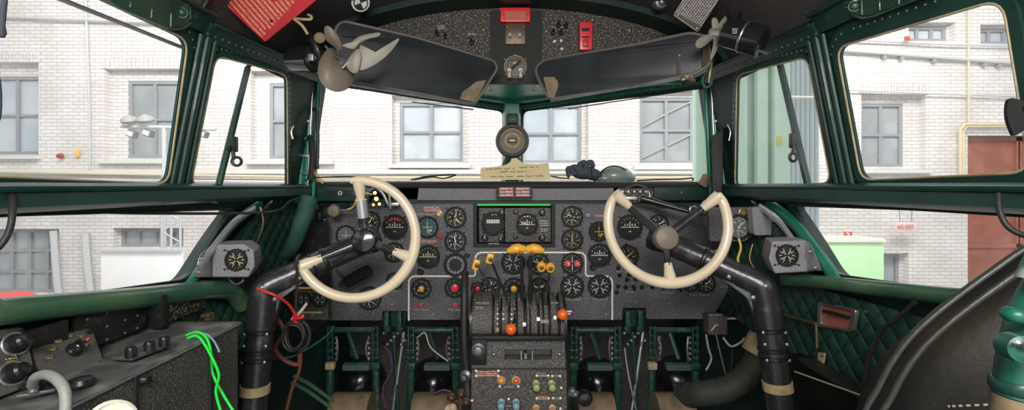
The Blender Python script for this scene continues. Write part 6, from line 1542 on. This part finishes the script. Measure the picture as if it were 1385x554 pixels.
def face_box(name, lab, cat, corners, depth, m, knobs, labels=True):
    """box whose slanted face is given by four view corners lying on its real face plane"""
    fp = [P(*c) for c in corners]; n = (fp[1]-fp[0]).cross(fp[3]-fp[0]).normalized(); n = n if n.dot(V((0, 0, ZC))-fp[0]) > 0 else -n
    t = thing(name, lab, cat, (fp[0]+fp[1])/2)
    b = MB(); b.plate(rnd(fp, .012), [], -n*.006); b.build('face_plate', 'face_grey', t, bevel=.0015)
    back = [p-n*depth for p in fp]; c = sum(fp, V((0, 0, 0)))/4
    b = MB(); b.plate([c+(p-c)*.93-n*.006 for p in fp], [], -n*depth); b.build('box_body', 'matte_black', t)
    def on(u, v): return fp[0]*(1-u)*(1-v)+fp[1]*u*(1-v)+fp[2]*u*v+fp[3]*(1-u)*v
    for u, v in ((.09, .1), (.91, .1), (.91, .9), (.09, .9)): screw(t, on(u, v)+n*.001, .0045, 'black_metal', tuple(n))
    return t, on, n, fp
# corners: bottom-left, bottom-right, top-right, top-left
t, on, n, fp = face_box('radio_control_box', 'black control box with one large knob on the left console', 'control box', [(58, 516, .70), (143, 496, .80), (124, 443, .83), (40, 461, .725)], .06, 'black_metal', 1)
C = on(.58, .55)
b = MB(); b.lathe(C, n, [(.0125, 0), (.0125, .004), (.0105, .006), (.0098, .016), (.008, .018), (0, .019)], 20); b.box(C+n*.016, (.020, .006, .008), rot=Matrix.Rotation(.9, 3, 'Y'), bev=.003); k = b.build('selector_knob', 'gloss_black', t)
b = MB(); b.lathe(C+n*.004+(fp[1]-fp[0]).normalized()*.010+V((0, 0, .006)), n, [(.0, .0), (.004, .014), (.0, .019)], 10); k2 = b.build('knob_pointer', 'red_dull', t)
for u, v in ((.18, .50), (.26, .68), (.38, .84), (.58, .92), (.76, .84), (.88, .62)):
    q = on(u, v)+n*.002; uu = (fp[1]-fp[0]).normalized(); vv = (fp[3]-fp[0]).normalized()
    pts = [q-uu*.006-vv*.003, q+uu*.006-vv*.003, q+uu*.006+vv*.003, q-uu*.006+vv*.003]; b = MB(); b.plate(pts, [], n*.0004); b.build('printed_label', 'yellow_print', t, smooth=False, uvquad=(pts[0], pts[1], pts[3])) if 'yellow_print' in MATS else (text_rows_mat('yellow_print', (.020, .019, .018), (.55, .50, .18), 2, 9, fill=.95), b.build('printed_label', 'yellow_print', t, smooth=False, uvquad=(pts[0], pts[1], pts[3])))
t, on, n, fp = face_box('intercom_box', 'black box with two knobs at the left end of the console', 'control box', [(-30, 548, .62), (50, 517, .69), (33, 441, .72), (-42, 452, .64)], .06, 'black_metal', 2)
for u, v, r in ((.74, .72, .0115), (.60, .27, .0115)):
    C = on(u, v); b = MB(); b.lathe(C, n, [(r*1.5, 0), (r*1.5, .003), (r, .006), (r*.95, .02), (r*.7, .023), (0, .024)], 22); b.box(C+n*.024, (.026, .007, .009), rot=Matrix.Rotation(-.15+v, 3, 'Y'), bev=.004); b.build('selector_knob', 'black_metal', t)
    b = MB(); b.ring(C+n*.003, n, r*1.45, .002, 24, 6); b.build('knob_ring', 'dull_steel', t)
C = on(.62, .50)+n*.002; uu = (fp[1]-fp[0]).normalized(); vv = (fp[3]-fp[0]).normalized(); pts = [C-uu*.008-vv*.004, C+uu*.008-vv*.004, C+uu*.008+vv*.004, C-uu*.008+vv*.004]; b = MB(); b.plate(pts, [], n*.0004); b.build('printed_label', 'yellow_print', t, smooth=False, uvquad=(pts[0], pts[1], pts[3]))
C = on(.95, .12); b = MB(); b.lathe(C, n, [(.006, 0), (.006, .012), (.003, .016), (0, .016)], 12); b.build('small_knob', 'black_metal', t)
# three-knob strip
def OT(x, y, h=.299): return P(x, y, h*F/(y-HY))
t = thing('dimmer_strip', 'flat base with three small black knobs on the left console', 'control strip', OT(205, 474))
b = MB(); q4 = [OT(150, 487), OT(178, 488), OT(242, 464), OT(222, 461)]; b.hexa(q4+[p+V((0, 0, .007)) for p in q4]); b.build('strip_base', 'face_grey', t, bevel=.0015)
for x, y in ((177, 482), (202, 474), (222, 467)):
    b = MB(); b.lathe(OT(x, y, .293), (0, 0, 1), [(.0085, 0), (.0085, .012), (.0068, .017), (.004, .019), (0, .019)], 14); b.build('knob', 'black_metal', t)
tag(MB().lathe(P(110, 517, .69), (0, 0, 1), [(.016, -.004), (.017, 0), (.014, .006), (0, .008)], 18).build('round_button', 'black_metal', loc=P(110, 517, .69)), 'low round black button on the console below the large knob box', 'button')
t = thing('folding_handle', 'small black folding handle on the left console', 'handle', P(40, 524, .66))
b = MB(); 
hp = []
for k in range(13):
    a_ = PI*k/12; hp.append(P(44-21*math.cos(a_), 527-11*math.sin(a_), .655))
b.plate(hp, [], V((0, .02, 0))); b.build('handle_plate', 'black_metal', t, bevel=.002)
b = MB(); b.tube(pp([(44, 532, .64), (46, 522, .645)]), .006, 10); b.tube(pp([(22, 536, .63), (74, 527, .66)]), .0025, 6); b.build('handle_pin', 'dull_steel', t)
b = MB(); b.tube(smooth_path(pp([(44, 520, .64), (48, 510, .625), (62, 506, .615), (76, 512, .60), (86, 524, .59), (89, 540, .585), (88, 562, .58), (86, 600, .575)])), .0062, 12); tag(b.build('grey_cable', 'grey_cable', loc=P(60, 508, .61)), 'thick grey cable arching over the edge of the left console', 'cable')
t = thing('dome_lamp', 'cream oval lamp rim with an amber centre at the bottom left', 'lamp', P(150, 556, .58))
b = MB(); c0 = P(150, 572, .57); axn = V((.6, -.35, .55)).normalized(); b.lathe(c0, axn, [(.024, -.01), (.027, .0), (.027, .005), (.0225, .007), (.021, .003), (0, .003)], 30); b.build('lamp_rim', 'cream_plastic', t)
b = MB(); b.lathe(c0, axn, [(.009, .003), (.008, .008), (0, .010)], 16); b.build('lamp_bulb', 'amber_lens', t)
for pts, lab in (([(252, 453, .905), (268, 449, .90), (280, 458, .895), (286, 480, .89), (288, 505, .91), (300, 530, .90), (316, 556, .89)], 'bright green wire arching from the console, outer of two'), ([(254, 457, .89), (266, 454, .89), (276, 464, .885), (290, 490, .88), (296, 508, .88), (292, 530, .88), (300, 560, .88)], 'bright green wire arching from the console, inner of two')):
    tag(MB().tube(smooth_path(pp(pts)), .0024, 8).build('green_wire', 'neon_green', loc=P(*pts[0])), lab, 'wire')
tag(MB().tube(smooth_path(pp([(270, 450, .91), (280, 452, .90), (290, 462, .89), (297, 476, .88)])), .0018, 6).build('blue_wire', 'blue_lens', loc=P(275, 451, .97)), 'thin blue wire beside the green wires', 'wire')
# small fitting at the forward end of console
b = MB(); b.lathe(V((-.70, 1.06, ZC-.31)), (0, 0, 1), [(.012, 0), (.012, .012), (.006, .016), (0, .016)], 8); b.cyl(V((-.71, 1.05, ZC-.30)), V((-.69, 1.05, ZC-.30)), .005, None, 8)
tag(b.build('corner_fitting', 'brown_metal', loc=V((-.70, 1.06, ZC-.31))), 'small metal fitting at the forward end of the left console', 'fitting')

# ================================================================ right lower wall
ash = thing('ash_tray', 'chrome-rimmed recessed tray with a red-brown inside in the green quilting', 'ash tray', (.785, 1.05, ZC-.30))
R_ = Plane((.776, 0), (.776, 2))
if R_.n.x < 0: R_.n = -R_.n
g = [R_.px(1109, 441), R_.px(1158, 449), R_.px(1163, 418), R_.px(1110, 407)]
b = MB(); b.plate(offset(rnd(g, .012), R_, .0), [rnd([sum(g, V((0, 0, 0)))/4+(p-sum(g, V((0, 0, 0)))/4)*.80 for p in g], .010)], V((-.008, 0, 0))); b.build('tray_rim', 'steel', ash, bevel=.002)
b = MB(); gc = sum(g, V((0, 0, 0)))/4; b.plate(rnd([gc+(p-gc)*.82 for p in g], .010), [], V((.004, 0, 0))); b.build('tray_inside', 'door_red', ash)
b = MB(); u_ = (g[1]-g[0]); b.tube([gc-u_*.34+V((-.006, 0, .012)), gc+V((-.009, 0, .009)), gc+u_*.34+V((-.006, 0, .003))], .0042, 8); b.build('tray_lip', 'black_metal', ash)
st = thing('leather_strap', 'short yellow leather strap hanging below the ash tray', 'strap', R_.px(1110, 495)); b = MB(); b.plate([R_.px(1104, 515), R_.px(1112, 515), R_.px(1117, 477), R_.px(1109, 476)], [], V((-.004, 0, 0))); b.build('strap_band', 'tan_band', st); screw(st, R_.px(1113, 480, -.005), .004, 'steel', (-1, 0, 0))
mp = thing('map_case', 'black padded map case below the quilting on the right wall', 'case', (.77, .95, .5))
b = MB(); b.box((.765, .93, ZC-.62), (.05, .62, .34), bev=.012); b.build('case_body', 'leather', mp); b = MB(); b.box((.750, 1.02, ZC-.445), (.04, .30, .012), bev=.004); b.build('case_top', 'rubber', mp)
q_ = [R_.px(1062, 425), R_.px(1100, 437), R_.px(1100, 480)]
b = MB(); b.tube([R_.px(1058, 424, -.01), R_.px(1104, 438, -.01)], .005, 6); b.tube([R_.px(1104, 438, -.01), R_.px(1105, 470, -.01)], .004, 6); tag(b.build('piping_strip', 'brown_metal', loc=R_.px(1060, 424)), 'brown edging strip on the right wall behind the column', 'strip')
b = MB(); b.tube(smooth_path([R_.px(1238, 408, -.03), R_.px(1214, 430, -.03), R_.px(1190, 448, -.03), R_.px(1176, 480, -.03), R_.px(1168, 515, -.03), R_.px(1155, 540, -.03)]), .0042, 8); tag(b.build('black_cable', 'rubber', loc=R_.px(1190, 448, -.03)), 'black cord hanging across the green quilting on the right wall', 'cord')
b = MB(); b.tube([R_.px(1075, 502, -.06), R_.px(1170, 536, -.06)], .0018, 6); tag(b.build('thin_wire', 'white_cable', loc=R_.px(1075, 502, -.06)), 'thin pale wire stretched low beside the right column', 'wire')

for pts, m, r, lab in (([(999, 322, 1.40), (1002, 335, 1.39), (998, 350, 1.38), (1001, 362, 1.38)], 'yellow_cable', .0035, 'yellow wire hanging below the outer dial right of the right wheel'),
                       ([(985, 350, 1.42), (975, 338, 1.41), (962, 342, 1.40), (950, 352, 1.40)], 'white_cable', .0028, 'pale wire curling behind the right side of the right wheel rim'),
                       ([(1018, 330, 1.38), (1014, 350, 1.37), (1024, 366, 1.36), (1040, 372, 1.3)], 'yellow_cable', .0014, 'thin yellow wire looping towards the right gauge box')):
    tag(MB().tube(smooth_path(pp(pts)), r, 8).build('loose_wire', m, loc=P(*pts[0])), lab, 'wire')
# ================================================================ seat on the right
se = thing('pilot_seat', 'black leather seat back with piped edge filling the lower right corner', 'seat', (.56, .55, .4))
SYY = .62
oc = smooth_path([(1440, 305), (1385, 330), (1340, 362), (1300, 392), (1262, 421), (1228, 452), (1203, 487), (1184, 524), (1168, 556), (1140, 640)], 4) if False else None
edge = [(1562, 900), (1574, 640), (1572, 430), (1556, 335), (1515, 296), (1450, 298), (1385, 333), (1340, 364), (1300, 393), (1262, 423), (1228, 455), (1203, 489), (1184, 525), (1166, 560), (1150, 640)]
def spt(x, y, f=0.0): return P(x, y, .60-min(.066, (x-1165)/260*.06)+f)
ep = smooth_path([spt(*p) for p in edge], 5)
cen = P(1400, 640, .53); b = MB(); vs = []; fs = []; layers = ((.10, .03), (0.03, .012), (0.0, .0), (.010, -.012), (.035, -.018), (.05, -.012), (.065, -.020), (.11, -.032), (.25, -.042), (.6, -.05), (1.0, -.05))
for k, (ins, dy) in enumerate(layers):
    for p in ep:
        d = (cen-p); q = p+d*max(0, ins)*1.0 if ins >= 0 else p+d*ins*.3; vs.append(q+V((0, dy, 0)))
n = len(ep)
for k in range(len(layers)-1):
    for i in range(n-1): fs.append((k*n+i, k*n+i+1, (k+1)*n+i+1, (k+1)*n+i))
m0 = len(vs)
for p in ep: vs.append(p+(cen-p)*.36+V((0, .10, 0)))
for p in ep: vs.append(p+(cen-p)*1.0+V((0, .10, 0)))
for i in range(n-1): fs += [(i, i+1, m0+i+1, m0+i), (m0+i, m0+i+1, m0+n+i+1, m0+n+i)]
b.add(vs, fs); b.build('seat_back', 'leather', se)
for ins, dy, r, m in ((.004, .0, .0042, 'leather_edge'), (.046, -.012, .0040, 'leather_edge')):
    b = MB(); b.tube([p+(cen-p)*ins*(1 if ins > 0 else .3)+V((0, dy-.003, 0)) for p in ep], r, 10); b.build('piping', m, se)
b = MB()
sp = smooth_path([spt(1282, 549, -.047), spt(1330, 547, -.052), spt(1400, 544, -.055)], 10)
for i in range(0, len(sp)-1, 2): b.tube([sp[i], sp[i+1]], .0012, 5)
b.build('stitching', 'stitch', se); b = MB(); b.box((.54, .40, .55), (.42, .42, .12), bev=.04); b.build('seat_cushion', 'leather', se); b = MB(); b.box((.60, .38, .25), (.25, .3, .5), bev=.02); b.build('seat_base', 'green_dark', se)
# green lever bracket close to the camera
mat('worn_mix', (.34, .38, .34), .5, bump=(60, .3), var=(40, (.03, .16, .11), .45, .6))
gb = thing('green_bracket', 'worn green metal lever bracket close up at the lower right corner', 'bracket', P(1365, 480, .40))
GYY = .40
b = MB(); b.tube(pp([(1423, 330, GYY), (1409, 380, GYY), (1393, 424, GYY), (1387, 470, GYY), (1377, 536, GYY)]), [.008, .011, .0145, .0175, .0175], 20); b.build('bracket_body', 'bracket_green', gb)
b = MB(); b.tube(smooth_path(pp([(1366, 424, GYY-.03), (1377, 427, GYY-.035), (1391, 428, GYY-.03), (1409, 432, GYY-.02)])), [.0060, .0062, .0062, .0062, .0062, .0060, .006, .006, .006, .006, .006, .006, .006, .006, .006, .006, .006, .006, .006], 12); b.ball(P(1366, 424, GYY-.03), .0062); b.build('bracket_lug', 'bracket_green', gb)
b = MB(); c0 = P(1377, 470, GYY-.028); b.lathe(c0, (-.35, -1, .1), [(.011, -.01), (.0115, .0), (.011, .008), (.007, .010), (.0065, .006), (0, .006)], 20); b.build('pivot_boss', 'bracket_green', gb)
b = MB(); b.tube(smooth_path(pp([(1371, 463, GYY-.038), (1381, 464, GYY-.040), (1388, 472, GYY-.036)])), .0018, 6); b.build('retaining_clip', 'steel', gb)
b = MB(); b.tube(smooth_path(pp([(1427, 326, GYY-.012), (1417, 350, GYY-.014), (1411, 380, GYY-.014)])), [.010+.0006*k for k in range(13)], 14); b.build('worn_sleeve', 'worn_mix', gb)
b = MB(); b.lathe(P(1378, 520, GYY), (-.1, 0, 1), [(.0175, -.006), (.0195, -.003), (.0195, .003), (.0175, .006)], 22); b.build('collar', 'green_paint', gb)
b = MB(); b.tube(pp([(1376, 536, GYY), (1370, 620, GYY)]), [.017, .018], 18); b.build('webbing', 'tan_wood', gb); b = MB(); b.tube([P(1370, 620, GYY), V((P(1370, 620, GYY).x, GYY, 0))], .012, 10); b.build('bracket_post', 'green_paint', gb)

# ================================================================ camera, light, world
cam_d = bpy.data.cameras.new('camera'); cam = bpy.data.objects.new('camera', cam_d); COL.objects.link(cam)
cam.location = (0, 0, ZC); cam.rotation_euler = (PI/2, 0, 0); cam_d.sensor_fit = 'HORIZONTAL'; cam_d.sensor_width = 36
cam_d.lens = F/1385*36; cam_d.shift_y = -(277-HY)/1385; cam_d.clip_start = .02; cam_d.clip_end = 200
SC.camera = cam
w = bpy.data.worlds.new('sky'); SC.world = w; w.use_nodes = True; bg = w.node_tree.nodes['Background']; bg.inputs[0].default_value = (.93, .97, 1.0, 1); bg.inputs[1].default_value = 1.05
def area(name, loc, rot, size, sy, power, col):
    l = bpy.data.lights.new(name, 'AREA'); l.shape = 'RECTANGLE'; l.size = size; l.size_y = sy; l.energy = power; l.color = col
    o = bpy.data.objects.new(name, l); COL.objects.link(o); o.location = loc; o.rotation_euler = rot; return o
area('cabin_fill', (0, -.55, ZC+.55), (math.radians(62), 0, 0), .9, .35, 33, (1, .96, .90))  # unseen area light added behind the eye to brighten the dark interior
area('wall_fill', (-5, 5.5, ZC+6), (math.radians(48), 0, 0), 7, 2, 900, (1, .97, .95))  # unseen area light added to brighten the brick wall, left half
area('wall_fill', (6, 5.5, ZC+6), (math.radians(48), 0, 0), 7, 2, 900, (1, .97, .95))  # its added twin for the right half of the wall
SC.view_settings.view_transform = 'Standard'; SC.view_settings.look = 'None'; SC.view_settings.gamma = 1; SC.view_settings.exposure = 0.0
try: SC.view_settings.use_curve_mapping = False
except Exception: pass
